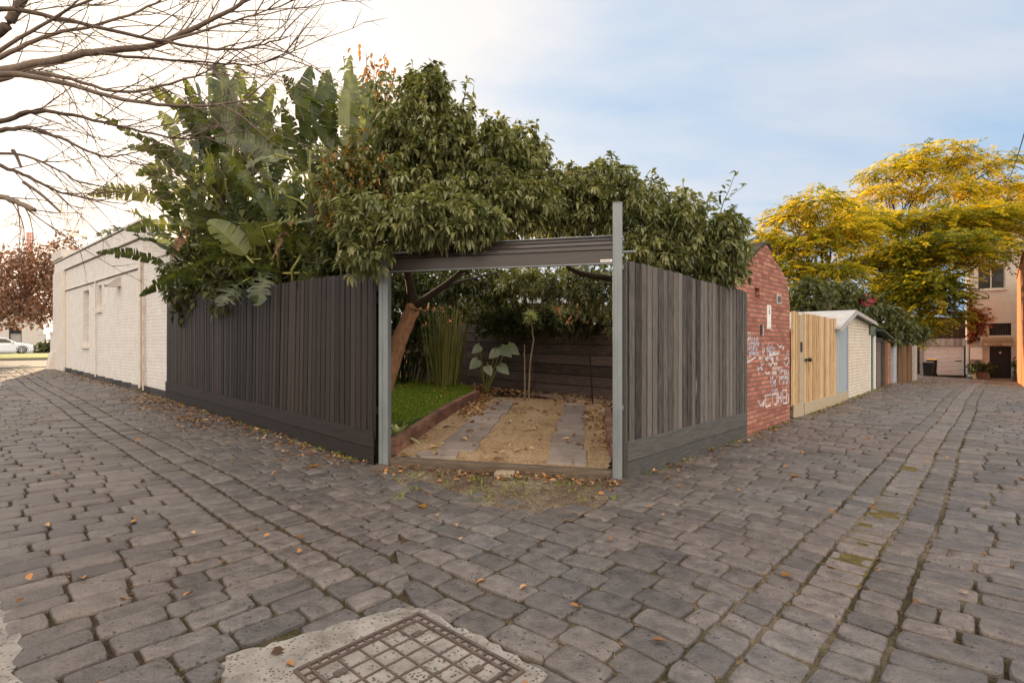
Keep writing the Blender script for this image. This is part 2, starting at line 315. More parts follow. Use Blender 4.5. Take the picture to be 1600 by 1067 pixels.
M['strelitzia'] = foliage('bird_of_paradise_leaves', [(.018, .026, .012), (.040, .054, .022), (.068, .086, .032), (.11, .13, .045), (.18, .20, .07)], .36, .30, (1.9, 1.8, .55), .55)
M['dead_leaf'] = foliage('dead_leaves', [(.07, .035, .02), (.2, .11, .06), (.28, .17, .1)], .8, .2, (1.3, 1.2, .8))
M['yellow_tree'] = foliage('feathery_yellow_green', [(.075, .10, .018), (.17, .19, .025), (.42, .37, .03), (.72, .54, .04)], .55, .55, (1.5, 1.3, .45), .2)
M['hedge'] = foliage('dark_hedge_leaves', [(.034, .04, .015), (.08, .088, .03), (.15, .15, .055)], .5, .28)
M['brown_tree'] = foliage('brown_plane_leaves', [(.13, .068, .04), (.24, .13, .078), (.34, .21, .135)], .7, .3, (1.3, 1.1, .9))
M['fallen'] = foliage('fallen_leaf', [(.05, .028, .016), (.17, .082, .034), (.36, .17, .06), (.48, .33, .17)], .8, .05, (1, 1, 1))
M['pink'] = foliage('pink_bracts', [(.4, .05, .08), (.55, .1, .14)], .6, .3, (1, 1, 1))
M['redvine'] = foliage('red_vine_leaves', [(.12, .03, .015), (.28, .07, .025), (.3, .13, .04)], .7, .3, (1.2, 1, 1))
M['reed'] = foliage('reed_stems', [(.14, .16, .04), (.28, .29, .08), (.46, .42, .14)], .55, .25)
M['yucca'] = foliage('pale_rosette', [(.25, .29, .12), (.48, .5, .26), (.62, .62, .38)], .5, .3)
M['ear'] = foliage('elephant_ear_leaves', [(.12, .16, .09), (.24, .28, .18)], .3, .25, (1.2, 1.3, .8), .7)
M['carpaint'] = surf('white_car_paint', (.72, .74, .78), (.78, .8, .83), .25, 2, 0, spec=.7)
M['tyre'] = surf('tyre', (.012, .012, .012), (.025, .025, .025), .8, 20, .2)
M['rim'] = surf('alloy', (.5, .5, .52), (.65, .65, .66), .3, 5, 0, metal=.6)
M['lamp'] = surf('headlamp', (.5, .52, .55), (.75, .75, .78), .1, 5, 0, spec=.9)
M['bin'] = surf('bin_plastic', (.008, .008, .008), (.02, .02, .02), .5, 6, .1)
M['bin_lid'] = surf('bin_lid_yellow', (.45, .26, .03), (.6, .36, .05), .5, 6, .1)
M['bin_lid_green'] = surf('bin_lid_dark', (.05, .055, .05), (.09, .095, .085), .5, 6, .1)
M['crane'] = surf('crane_steel', (.45, .36, .22), (.6, .5, .33), .6, 4, 0)
M['crane_red'] = surf('red_mast', (.5, .2, .15), (.6, .28, .2), .6, 4, 0)
M['roof'] = surf('grey_roof', (.16, .15, .15), (.24, .23, .22), .7, 5, .3, 30)
M['terracotta'] = surf('terracotta', (.12, .075, .05), (.2, .13, .09), .9, 6, .4)

# ------------------------------------------------------------------ the ground
xs = [-900, -120, -60, -30, -17.73, -14, -10, -6, -3, -1.6, 0, 3, 7, 10.5, 14, 18, 22, 27, 32, 40, 60, 900]
ys = [-60, -8, 0, 2, 4, 6, 8, 11, 15, 20, 26, 34, 45, 70, 140, 1500]
g = MB(); nx = len(xs)
g.add([(x, y, float(gz(x))-.021) for y in ys for x in xs], [(j*nx+i, j*nx+i+1, (j+1)*nx+i+1, (j+1)*nx+i) for j in range(len(ys)-1) for i in range(nx-1)])
tag(g.build('ground', M['joint']), kind='structure')

# sett paving: one stone at a time, laid in courses across each lane
Pb0, Pb1 = np.array([-1.50, 6.05]), np.array([-.42, 2.5])          # the seam where the two lanes' courses meet
sn = np.array([Pb1[1]-Pb0[1], -(Pb1[0]-Pb0[0])]); sn /= np.linalg.norm(sn)   # points to the left lane
if sn[0] > 0: sn = -sn
DIRT = np.array([(-1.62, 6.14), (-.8, 5.45), (-.1, 5.0), (.36, 4.50), (.55, 4.8), (.8, 5.25), (1.10, 5.60), (1.3, 6.5), (-1.4, 7)])
def inpoly(P, poly):
    x, y = P[:, 0], P[:, 1]; r = np.zeros(len(P), bool); j = len(poly)-1
    for i in range(len(poly)):
        xi, yi = poly[i]; xj, yj = poly[j]
        c = ((yi > y) != (yj > y)) & (x < (xj-xi)*(y-yi)/(yj-yi+1e-12)+xi); r ^= c; j = i
    return r
def rows(a0, a1, b0, b1, step, lo, hi, col=None):
    out = []; a = a0
    while a < a1:
        h = step*rng.uniform(.86, 1.16)
        if col:
            for c0, c1 in col: out.append((a+h/2, (c0+c1)/2, h, c1-c0))
        else:
            b = b0-rng.uniform(0, hi)
            while b < b1-.12:
                l = rng.uniform(lo, hi)
                if rng.random() < .12: l *= .6
                s0, s1 = max(b, b0), min(b+l, b1)
                if b1-s1 < .13: s1 = b1
                if s0 == b0 and b+l-b0 < .10: b = b0; continue
                if s1-s0 > .07: out.append((a+h/2, (s0+s1)/2, h, s1-s0))
                b += l
        a += h
    return out
manhole_ab = np.array([(-4.9, .70), (-4.25, .62), (-4.12, .34), (-3.75, .44), (-3.33, .55), (-3.24, .63), (-3.215, 1.1), (-3.235, 1.54), (-4.9, 1.62)])
def lay(specs, o, d, side):
    S = np.array(specs); n = len(S); K = 14
    th = 2*math.pi*(np.arange(K)+.5)/K; cx = np.sign(np.cos(th))*np.abs(np.cos(th))**.26; cy = np.sign(np.sin(th))*np.abs(np.sin(th))**.26
    a, b, la, lb = S.T
    gap = rng.uniform((.005, .003), (.012, .008), (n, 2))
    rings = []; zz = []
    jit = rng.normal(0, .0035, (n, K, 2)); tilt = rng.normal(0, .026, (n, 2)); lift = rng.normal(0, .004, n); sh = rng.normal(0, .04, (n, 2))
    skew = rng.normal(0, .03, (n, 2))
    crown = rng.uniform(.0005, .0045, n)
    for k, (ins, z) in enumerate(((0, -.045), (.0015, -.010), (.008, -.0015), (.028, 0))):
        pa = np.outer(la/2-gap[:, 0]-ins, cx)+skew[:, :1]*np.outer(lb/2, cy); pb = np.outer(lb/2-gap[:, 1]-ins, cy)+skew[:, 1:]*np.outer(la/2, cx)
        rings.append(np.stack([pa, pb], -1)+jit*(1 if k < 2 else .7))
        zz.append(np.full((n, K), z)+(0 if k < 2 else 1)*crown[:, None]*(1-.4*(k == 2))+tilt[:, :1]*pa+tilt[:, 1:]*pb+lift[:, None])
    P = np.stack(rings, 1).reshape(n, -1, 2); Z = np.stack(zz, 1).reshape(n, -1)
    P = np.concatenate([P, np.zeros((n, 1, 2))], 1); Z = np.concatenate([Z, (crown+lift)[:, None]], 1)
    A = a[:, None]+P[..., 0]; B = b[:, None]+P[..., 1]
    A = A+.028*np.sin(1.9*B+.35*A)+.018*np.sin(4.1*B+1.3); B = B+.018*np.sin(.8*A+.5)+.007*np.sin(2.7*A)
    pr = np.array([d[1], -d[0]])
    W = o+A[..., None]*d+B[..., None]*pr
    q = (W-Pb0)@sn; lim = -.02
    if side == 'L': W = W-np.minimum(q-lim, 0)[..., None]*sn
    else:
        W = W-np.maximum(q+lim, 0)[..., None]*sn
        Z = Z-.012*np.exp(-((B-2.23)/.13)**2)
    wide = np.ptp((W-Pb0)@sn, axis=1) > .11
    return W[wide], (Z+gz(W[..., 0]))[wide], K
def finish(name, sets, label_kind):
    V = []; T = []; tn = []; o = 0
    for W, Z, K, tone in sets:
        n = len(W); m = W.shape[1]
        V.append(np.concatenate([W, Z[..., None]], -1).reshape(-1, 3)); tr = []
        i = np.arange(K); j = (i+1) % K
        for r in range(3):
            tr += [np.stack([r*K+i, r*K+j, (r+1)*K+j], 1), np.stack([r*K+i, (r+1)*K+j, (r+1)*K+i], 1)]
        tr.append(np.stack([3*K+i, 3*K+j, np.full(K, 4*K)], 1)); tr = np.concatenate(tr)
        T.append((tr[None]+m*np.arange(n)[:, None, None]).reshape(-1, 3)+o); tn.append(np.repeat(tone, m)); o += n*m
    o_ = trimesh(name, np.concatenate(V), np.concatenate(T), np.concatenate(tn), M['sett'])
    per = np.concatenate([np.ones(4*K, bool), np.zeros(3*K, bool)])          # rounded arrises, flat worn tops
    o_.data.polygons.foreach_set('use_smooth', np.tile(per, len(o_.data.polygons)//len(per))); o_.data.update()
    return tag(o_, kind='structure')
left = rows(-7, 23.5, -3.37, -2.03, .185, .25, .37)+rows(-7, 23.5, 0, 0, .2, 0, 0, [(-2.02, -1.77), (-1.75, -1.5)])+rows(-7, 23.5, -1.48, -.03, .185, .22, .34)
W, Z, K = lay(left, F0, dL, 'L'); cxy = W.mean(1)
q = (cxy-Pb0)@sn; ab = np.stack([(cxy-F0)@dL, (cxy-F0)@np.array([dL[1], -dL[0]])], 1)
mab = np.stack([(cxy-G0)@dR, (cxy-G0)@np.array([dR[1], -dR[0]])], 1)
keep = (q > .0) & ~inpoly(mab, manhole_ab) & ~inpoly(cxy, DIRT) & ~((ab[:, 0] < -1.2) & (ab[:, 1] < -3.38)) & (cxy[:, 1] > .6)
L_ = (W[keep], Z[keep], K, rng.beta(2, 2, keep.sum()))
finish('laneway', [L_], 'l')
right = rows(-8, 46, -3.2, 1.90, .21, .22, .37)+rows(-8, 46, 0, 0, .185, 0, 0, [(1.905, 2.105), (2.11, 2.37), (2.375, 2.59)])+rows(-8, 46, 2.60, 3.78, .2, .24, .42)
far = rows(31.5, 46, -9, -3.25, .21, .25, .4)
W, Z, K = lay(right+far, G0, dR, 'R'); cxy = W.mean(1)
ab = np.stack([(cxy-G0)@dR, (cxy-G0)@np.array([dR[1], -dR[0]])], 1); q = (cxy-Pb0)@sn
keep = (q < 0) & ~inpoly(ab, manhole_ab) & ~inpoly(cxy, DIRT) & ~((ab[:, 0] > -.30) & (ab[:, 0] < 30.5) & (ab[:, 1] < .05)) & (cxy[:, 1] > .6)
keep &= ~(((cxy-F0)@np.array([-(G0-F0)[1], (G0-F0)[0]]) > 0) & (ab[:, 0] < 5) & (ab[:, 1] < .05))
tone = rng.beta(2, 2, keep.sum()); bb = ab[keep, 1]
tone = np.clip(tone+np.where((bb > 2.1) & (bb < 2.37), .35, 0), 0, 1)
finish('laneway', [(W[keep], Z[keep], K, tone)], 'r')
# straw, twigs and crumbs lodged in the joints of the nearer stones
PJ = []
for Wk, Zk in ((L_[0], L_[1]), (W[keep], Z[keep])):
    near = np.where(np.linalg.norm(Wk.mean(1), axis=1) < 6.5)[0]; i = rng.choice(near, 3600); k = rng.integers(K, 2*K, 3600); c = Wk[i].mean(1); e = Wk[i, k]; e = c+(e-c)*1.03; PJ.append(np.column_stack([e, Zk[i, k]+rng.uniform(-.004, .008, 3600)]))
PJ = np.concatenate(PJ); pat = np.sin(PJ[:, 0]*2.3+1)*np.sin(PJ[:, 1]*2.9+PJ[:, 0])+rng.normal(0, .5, len(PJ)); PJ = PJ[pat > .15]; nj = len(PJ)
DJ = np.column_stack([rng.normal(0, 1, (nj, 2)), rng.normal(0, .15, nj)]); DEB = bits(PJ, DJ, rng.uniform(.012, .05, nj), rng.uniform(.004, .010, nj), rng.random(nj))

def flat(name, pts, z, mat, kind='structure', thick=0.0, wob=0.0, sub=8):
    P = []
    for i in range(len(pts)):
        a, b = np.array(pts[i]), np.array(pts[(i+1) % len(pts)])
        for k in range(sub): P.append(a+(b-a)*k/sub+(rng.normal(0, wob, 2) if wob else 0))
    zf = z if callable(z) else (lambda x, y: z)
    b = MB(); n = len(P)
    top = [(p[0], p[1], zf(p[0], p[1])) for p in P]
    if thick: b.add(top+[(x, y, zz-thick) for x, y, zz in top], [tuple(range(n))]+[(i+n, (i+1) % n+n, (i+1) % n, i) for i in range(n)])
    else: b.add(top, [tuple(range(n))])
    o = b.build(name, mat); tag(o, kind=kind); return o
flat('dirt', [(-1.75, 6.2), (-1.3, 5.62), (-.85, 5.15), (-.2, 4.75), (.34, 4.25), (.7, 4.6), (.98, 5.1), (1.3, 5.5), (1.3, 5.72), (-1.5, 6.45)], lambda x, y: -.001+float(gz(x)), M['dirt'], wob=.02)
abw = lambda p: tuple(G0+p[0]*dR+p[1]*np.array([dR[1], -dR[0]]))
flat('concrete_apron', [abw(p) for p in manhole_ab], .012, M['concrete'], thick=.05, wob=.01)
fw = lambda a, b: tuple(F0+a*dL+b*np.array([dL[1], -dL[0]]))
flat('concrete_path', [fw(-1.15, -3.34), fw(-1.8, -3.30), fw(-2.4, -3.38), fw(-3.2, -3.3), fw(-5, -3.3), fw(-5, -6), fw(-1.2, -6)], .02, M['concrete'], thick=.06, wob=.010)
flat('dirt_verge', [fw(-1.1, -3.42), fw(23, -3.42), fw(23, -9), fw(-1.1, -9)], lambda x, y: float(gz(x))+.004, M['dirt'], wob=.0, sub=30)

# manhole lid in the apron
mh = thing('manhole_cover', 'square concrete-filled iron manhole cover set in a pale aggregate apron', 'manhole cover', (*abw((-3.632, 1.066)), .012), RL.rz)
a0, a1, b0, b1 = -.279, .279, -.312, .312                              # local: x along dR, y = -b
b = MB()
for k, (x0, x1, y0, y1) in enumerate([(a0-.065, a0-.05, b0-.065, b1+.065), (a1+.05, a1+.065, b0-.065, b1+.065), (a0-.05, a1+.05, b0-.065, b0-.05), (a0-.05, a1+.05, b1+.05, b1+.065), (a0-.012, a0, b0, b1), (a1, a1+.012, b0, b1), (a0, a1, b0-.012, b0), (a0, a1, b1, b1+.012)]): b.box(x0, x1, y0, y1, -.03, .012+.0007*k)
for i in range(13):
    x = a0+(a1-a0)*i/12
    for y0, y1 in ((b0-.05, b0-.012), (b1+.012, b1+.05)): b.box(x-.004, x+.004, y0, y1, -.02, .010)
    y = b0+(b1-b0)*i/12
    for x0, x1 in ((a0-.05, a0-.012), (a1+.012, a1+.05)): b.box(x0, x1, y-.004, y+.004, -.02, .010)
b.build('frame', M['cast_iron'], mh, bevel=.002)
b = MB().box(a0, a1, b0, b1, -.02, .003); b.build('lid', M['concrete'], mh)
b = MB()
for i in range(1, 5): x = a0+(a1-a0)*i/5; b.box(x-.0045, x+.0045, b0, b1, -.01, .0105)
for i in range(1, 6): y = b0+(b1-b0)*i/6; b.box(a0, a1, y-.0045, y+.0045, -.01, .0095)
b.build('grid_bars', M['cast_iron'], mh, bevel=.0015)
for (x, y) in ((a0+.07, b1-.1), (a1-.07, b1-.1), (a0+.07, b0+.1), (a1-.07, b0+.1)):
    b = MB().box(x-.026, x+.026, y-.018, y+.018, -.01, .0125); b.box(x-.012, x+.012, y-.006, y+.006, .0125, .0145); b.build('lifting_socket', M['cast_iron'], mh, bevel=.002)

# ------------------------------------------------------------------ fences
def palings(x0, x1, zb, zt, y, face, pitch=.15, wid=.105, th=.016, lean=None, jag=.007, name='palings', mat=None, parent=None):
    """lapped palings: an under board and a cover board per pitch; face=+1 when the lane is on +y"""
    b = MB(); n = int(round((x1-x0)/pitch)); p = (x1-x0)/n
    for i in range(n):
        for lay_ in (0, 1):
            c = x0+p*(i+.25+.5*lay_); w_ = wid*rng.uniform(.92, 1.06)*(1.0 if lay_ else 1.0)
            l, r = max(c-w_/2, x0), min(c+w_/2, x1)
            ya = y+face*(th*lay_*1.06+rng.uniform(0, .003)); yb = ya+face*th
            tl = rng.normal(0, .006)+(lean(c) if lean else 0); s = rng.normal(0, .004)
            z0, z1 = zb(c), zt(c)+rng.normal(0, jag); tn = float(np.clip(rng.normal(.5, .22), 0, 1))
            lo, hi = min(ya, yb), max(ya, yb)
            b.hexa([(l, lo, z0), (r, lo, z0), (r, hi, z0), (l, hi, z0), (l+tl, lo+s, z1), (r+tl, lo+s, z1+rng.normal(0, .004)), (r+tl, hi+s, z1), (l+tl, hi+s, z1)], tn)
    return b.build(name, mat, parent, bevel=.003)
def board(x0, x1, z0a, z0b, z1a, z1b, ya, yb, tone=.5, b=None):
    b = b or MB(); lo, hi = min(ya, yb), max(ya, yb)
    return b.hexa([(x0, lo, z0a), (x1, lo, z0b), (x1, hi, z0b), (x0, hi, z0a), (x0, lo, z1a), (x1, lo, z1b), (x1, hi, z1b), (x0, hi, z1a)], tone)
LF = FL.x(263)                                                     # length of the left fence
lf = thing('paling_fence', 'long black stained timber paling fence on the left of the gate, under the banana-like leaves', 'fence', (*F0, 0), FL.rz)
gl = lambda x: FL.g(x)
palings(0.0, LF, lambda x: gl(x)+.30, lambda x: gl(x)+2.32+.015*math.sin(x*1.3), 0, 1, .130, .108, lean=lambda x: -.09*math.exp(-((x-2.6)/1.6)**2), mat=M['paling_dark'], parent=lf)
for (xa, xb) in ((0.0, 3.05), (3.055, 6.1), (6.105, LF)):
    board(xa, xb, gl(xa)+.205, gl(xb)+.205, gl(xa)+.40, gl(xb)+.40, .036, .062, .5).build('plinth_board', M['plinth_dark'], lf, bevel=.004)
    board(xa, xb, gl(xa)-.03, gl(xb)-.03, gl(xa)+.20, gl(xb)+.20, .030, .055, .35).build('plinth_board', M['plinth_dark'], lf, bevel=.004)
b = MB()
for z in (.6, 1.95): board(0, LF, z, gl(LF)+z, z+.09, gl(LF)+z+.09, -.05, -.002, .4, b)
b.build('rail', M['plinth_dark'], lf)
for x in (.06, 2.6, 5.2, LF-.1): MB().box(x-.05, x+.05, -.15, -.052, gl(x)-.1, gl(x)+2.1).build('fence_post', M['plinth_dark'], lf)
LR = RL.x(1160)
rf = thing('paling_fence', 'short weathered grey timber paling fence between the tall steel post and the red brick gable', 'fence', (*G0, 0), RL.rz)
gr = lambda x: RL.g(x)
palings(0.0, LR, lambda x: .30, lambda x: 2.345-.055*x/LR+.01*math.sin(x*2), 0, -1, .130, .105, mat=M['paling_grey'], parent=rf)
board(-.02, LR, .195, .175, .41, .385, -.036, -.062, .5).build('plinth_board', M['plinth_grey'], rf, bevel=.004)
board(-.02, LR, -.03, -.06, .19, .17, -.030, -.055, .35).build('plinth_board', M['plinth_grey'], rf, bevel=.004)
b = MB()
for z in (.6, 1.95): b.box(0, LR, .002, .05, z, z+.09)
b.build('rail', M['plinth_grey'], rf)
MB().box(-.02, .0, -.034, .02, .0, 2.33).build('end_board', M['plinth_grey'], rf, bevel=.002)
MB().box(LR-.02, LR+.07, -.05, .03, -.05, 2.27).build('fence_post', M['plinth_grey'], rf, bevel=.004)

# gate: two steel posts, roller door rolled up between them
dG = np.array([1.10+1.47, 5.70-6.36]); dG /= np.linalg.norm(dG); GL = Line((-1.53, 6.40), dG); gw = GL.x(965)
def post(name, label, x, w_, d_, h, cap):
    o = thing(name, label, 'post', (*GL.w(x), 0), GL.rz)
    b = MB(); t_ = .006
    b.prism([(-w_/2, -d_/2), (w_/2, -d_/2), (w_/2, d_/2), (w_/2-.03, d_/2), (w_/2-.03, d_/2-.004), (-w_/2, d_/2-.004)], -.05, h, axis='z')
    b.build('channel', M['galv'], o, bevel=.003)
    MB().box(-w_/2+.02, -w_/2+.05, -d_/2-.008, -d_/2-.0005, .02, h-.25).build('guide_strip', M['galv'], o)
    MB().box(-w_/2-.03, w_/2+.03, -d_/2-.02, d_/2+.02, -.06, .015).build('base_plate', M['cast_iron'], o)
    if cap: MB().box(-w_/2-.003, w_/2+.003, -d_/2-.003, d_/2+.003, h+.001, h+.008).build('cap', M['galv'], o)
    return o
post('gate_post', 'galvanised steel gate post on the left of the opening, its top lost in leaves', 0, .12, .09, 2.5, False)
pr_ = post('gate_post', 'taller galvanised steel gate post on the right, rising above the roller door', gw, .10, .09, 2.96, True)
MB().tube([(.05, .0, 2.44), (.19, .06, 2.45)], .012, 8).build('axle_stub', M['galv'], pr_)
MB().box(.05, .062, -.03, .03, 2.25, 2.30).build('bracket', M['galv'], pr_); MB().box(.05, .062, -.03, .03, .75, .80).build('bracket', M['galv'], pr_)
rd = thing('roller_door', 'dark brown steel roller door rolled up above the driveway opening', 'roller door', (*GL.w(0), 0), GL.rz)
xa, xb = .07, gw-.05
prof = [(-.03, 2.325), (-.03, 2.455)]                              # y,z outline of the curtain: flat bottom slat then ribs curling back
for k in range(4):
    z0 = 2.455+.055*k; y0 = -.03+[0, .006, .03, .075][k]; y1 = -.03+[.006, .03, .075, .15][k]; hh = [.055, .052, .046, .034][k]
    zb = 2.455+sum([.055, .052, .046, .034][:k])
    prof += [(y0+.014, zb+.004), (y0+.014, zb+.010), (y0-.004, zb+.016), (y1-.004, zb+hh-.002)]
zt = prof[-1][1]; prof += [(.28, zt+.008), (.38, zt-.04), (.42, zt-.13), (.37, zt-.22), (.24, zt-.25)]
b = MB(); n = len(prof); nxs = 14
vs = [(xa+(xb-xa)*i/nxs, y+.0, z-.012*0) for i in range(nxs+1) for y, z in prof]
b.add(vs, [(i*n+k, (i+1)*n+k, (i+1)*n+k+1, i*n+k+1) for i in range(nxs) for k in range(n-1)])
b.build('curtain', M['door_brown'], rd)
MB().box(xa, xb, -.04, .02, 2.310, 2.324).build('bottom_rail', M['galv'], rd, bevel=.003)
MB().tube([(xa, .16, zt+.014), (xb, .16, zt+.012)], .008, 8).build('top_edge', M['galv'], rd)
MB().tube([(xa-.02, .22, 2.45), (xb+.02, .22, 2.45)], .05, 12).build('axle', M['galv'], rd)
st = MB().box(xb-.13, xb-.005, -.0345, -.0315, 2.335, 2.362).build('maker_label', M['white'], rd)
b = MB()
for k in range(9): b.box(xb-.12+.011*k, xb-.113+.011*k, -.0362, -.0348, 2.345, 2.353)
b.build('lettering', M['black'], st)

# ------------------------------------------------------------------ behind the gate
zg = lambda x, y=None: .05+.03*((y if y is not None else x)-6.2)
zgx = lambda x, y: zg(y)
IF0 = np.array([2.25, 11.77]); IL = Line(IF0-2.6*dW, dW)            # fence along the far side of the garden
flat('garden_soil', [(-1.5, 6.48), (1.12, 5.78), tuple(RL.w(3.5, .1)), tuple(RL.w(5.6, .1)), tuple(IL.w(9)), tuple(FL.w(8.5, -.12))], lambda x, y: zg(y)-.02, M['mulch'])
flat('gravel', [(-1.44, 6.47), (1.06, 5.83), (1.25, 6.6), (2.08, 11.55), (-.5, 12.35), (-.78, 12.1), (-1.22, 9.2), (-1.50, 6.9)], lambda x, y: zg(y)+.002, M['gravel'], wob=.012)
b = MB().box(-.05, gw+.02, -.01, .11, -.03, .085); sl_ = b.build('timber_sleeper', M['sleeper'], bevel=.012)
sl_.location = (*GL.w(0), 0); sl_.rotation_euler = (0, 0, GL.rz)
tag(sl_, 'worn timber sleeper lying across the driveway threshold between the steel posts', 'sleeper')
b = MB().box(-.11, .11, -.055, .055, -.02, .05); o = b.build('brick', M['stone'], bevel=.012); o.location = (-.08, 5.86, .0); o.rotation_euler = (R(8), R(-3), R(-14))
tag(o, 'single pale brick lying in the dirt against the timber sleeper', 'brick')
def track(x0, y0, dx, dy, n, w_, l_, gp=.03):
    b = MB(); d = np.array([dx, dy]); d = d/np.linalg.norm(d); p = np.array([d[1], -d[0]])
    for i in range(n):
        c = np.array([x0, y0])+d*(l_+gp)*i+p*rng.normal(0, .02); q = rng.normal(0, .02); dd = np.array([d[0]+q, d[1]]); pp = np.array([dd[1], -dd[0]])
        P = [c-dd*l_/2-pp*w_/2, c-dd*l_/2+pp*w_/2, c+dd*l_/2+pp*w_/2, c+dd*l_/2-pp*w_/2]
        z = [zg(k[1])+.022+rng.normal(0, .004) for k in P]
        b.hexa([(*k, zz-.04) for k, zz in zip(P, z)]+[(*k, zz) for k, zz in zip(P, z)], float(np.clip(rng.normal(.5, .25), 0, 1)))
    return tag(b.build('path', M['paver'], bevel=.008), kind='structure')
track(-.73, 7.08, .57, 4.7, 10, .50, .43, .07); track(.66, 6.66, .69, 4.56, 10, .45, .42, .07); track(-.95, 6.62, .0, 1, 1, .52, .3)
d = dW
track(2.0, 11.42, -1.1687*.9, 1, 5, .42, .46)
b = MB()
P = [(.40, 6.22), (.86, 6.10), (.90, 6.36), (.45, 6.46)]
b.hexa([(x, y, .02) for x, y in P[:1]+[(.70, 6.14), (.72, 6.40)]+P[3:]]+[(x, y, .072) for x, y in P[:1]+[(.70, 6.14), (.72, 6.40)]+P[3:]], .45)
b.hexa([(x, y, .02) for x, y in [(.715, 6.13)]+P[1:3]+[(.735, 6.40)]]+[(x, y, .068) for x, y in [(.715, 6.13)]+P[1:3]+[(.735, 6.40)]], .55)
tag(b.build('path', M['paver'], bevel=.006), kind='structure')
def edging(pts, h, label):
    b = MB()
    for (x0, y0), (x1, y1) in zip(pts[:-1], pts[1:]):
        L = math.hypot(x1-x0, y1-y0); k = max(1, int(L/.235)); dx, dy = (x1-x0)/L, (y1-y0)/L; nx_, ny = -dy*.055, dx*.055
        for i in range(k):
            for lv in range(2):
                s0, s1 = L*(i+.02+.0*lv)/k, L*(i+.98)/k; j = rng.normal(0, .006)
                A = (x0+dx*s0+nx_*j*8, y0+dy*s0); B = (x0+dx*s1+nx_*j*8, y0+dy*s1); z = zg(A[1])
                Q = [(A[0]+nx_, A[1]+ny), (A[0]-nx_, A[1]-ny), (B[0]-nx_, B[1]-ny), (B[0]+nx_, B[1]+ny)]
                z0, z1 = z-.05+lv*(h/2+.05), z+(lv+1)*h/2-.006
                b.hexa([(*p, z0) for p in Q[::1]]+[(*p, z1+rng.normal(0, .003)) for p in Q], float(np.clip(rng.normal(.5, .25), 0, 1)))
    return tag(b.build('brick_edging', M['edgeb'], bevel=.008), label, 'garden edging')
M['edgeb'] = surf('old_edging_brick', (.13, .065, .045), (.31, .165, .115), .9, 9, .6, 60, .5, stain=((.3, .25, .2), 5, .66))
edging([(-1.50, 6.72), (-1.42, 7.6), (-1.25, 9.2), (-1.0, 10.9), (-.78, 12.0)], .20, 'low red brick edging between the lawn and the gravel driveway')
edging([(1.22, 6.0), (1.30, 6.9), (1.5, 8.2), (1.75, 9.7)], .17, 'short low brick edging along the right side of the gravel, behind the tall post')
lawn_poly = [(-1.58, 8.3), (-1.33, 9.2), (-1.07, 10.9), (-.86, 12.0), (-1.0, 13.2), (-2.0, 14.6), (-3.6, 15.8), (-6, 13), (-4.0, 9.0), (-2.6, 8.0)]
zl = lambda x, y: zg(y)+.13
flat('lawn', lawn_poly, zl, M['lawn'], thick=.12)
P = rng.uniform((-6, 7.9), (-.8, 16), (60000, 2)); P = P[inpoly(P, np.array(lawn_poly))]
P3 = np.column_stack([P, zl(0, P[:, 1])-.005]); n = len(P3)
D = np.column_stack([rng.normal(0, .5, n), rng.normal(0, .5, n), np.ones(n)])
v, tt, k = bits(P3, D, rng.uniform(.035, .075, n), .012, rng.random(n))
tag(trimesh('grass', v, tt, k, M['grass']), kind='stuff')

inf = thing('board_fence', 'dark horizontal board fence across the back right of the garden', 'fence', (*IL.o, 0), IL.rz)
b = MB(); zf0 = zg(IL.o[1])
for k in range(7):
    for s in range(4):
        xa_, xb_ = s*2.4, s*2.4+2.39; z0 = zf0+.02+.24*k; dz = .03*dW[1]
        board(xa_, xb_, z0+dz*xa_, z0+dz*xb_, z0+.222+dz*xa_, z0+.222+dz*xb_, .0, .03+.004*(k % 2), float(np.clip(rng.normal(.45, .2), 0, 1)), b)
MB().hexa([(0, -.012, zf0+.0), (9.6, -.012, zf0+.03*dW[1]*9.6), (9.6, -.004, zf0+.03*dW[1]*9.6), (0, -.004, zf0), (0, -.012, zf0+1.68), (9.6, -.012, zf0+1.68+.03*dW[1]*9.6), (9.6, -.004, zf0+1.68+.03*dW[1]*9.6), (0, -.004, zf0+1.68)]).build('backing', M['dark'], inf)  # dark sheet added behind, so the gaps between boards look dark
b.build('boards', surf('dark_stained_board', (.055, .04, .034), (.20, .155, .135), .75, 9, .6, 60, .5, stretch=(.5, 6, 6)), inf, bevel=.004)
for s in range(5): MB().box(s*2.4-.04, s*2.4+.04, -.10, -.014, 0, zf0+1.7+.03*dW[1]*s*2.4).build('fence_post', M['plinth_dark'], inf)

# ------------------------------------------------------------------ left: the white painted building
wb = thing('building', 'long white painted brick building beside the left lane, with slit windows and dark stone base', 'building', (*W0, 0), WL.rz)
xm, xe = WL.x(222), WL.x(88)
gw_ = lambda x: WL.g(x)
def wallopen(x0, x1, z0, z1, holes, yf, th, b):
    """wall face slab with rectangular openings, cut as strips that butt end to end"""
    cuts = sorted({x0, x1, *[h[0] for h in holes], *[h[1] for h in holes]})
    for a, c in zip(cuts[:-1], cuts[1:]):
        hs = sorted([h for h in holes if h[0] <= a and h[1] >= c], key=lambda h: h[2]); z = z0
        for h in hs: b.box(a, c, yf-th, yf, z, h[2]); z = h[3]
        b.box(a, c, yf-th, yf, z, z1)
H = []
for u0, u1, v0, v1 in ((130, 139, 454, 540), (153, 159, 446, 484)):
    um = (u0+u1)/2; H.append((min(WL.x(u0), WL.x(u1)), max(WL.x(u0), WL.x(u1)), WL.z(um, v1), WL.z(um, v0)))
b = MB(); wallopen(xm, xe, .14, 3.42, H, 0, .25, b); b.box(xm, xe, -.25, .001, 3.421, 4.2)
b.build('wall', M['wbrick'], wb)
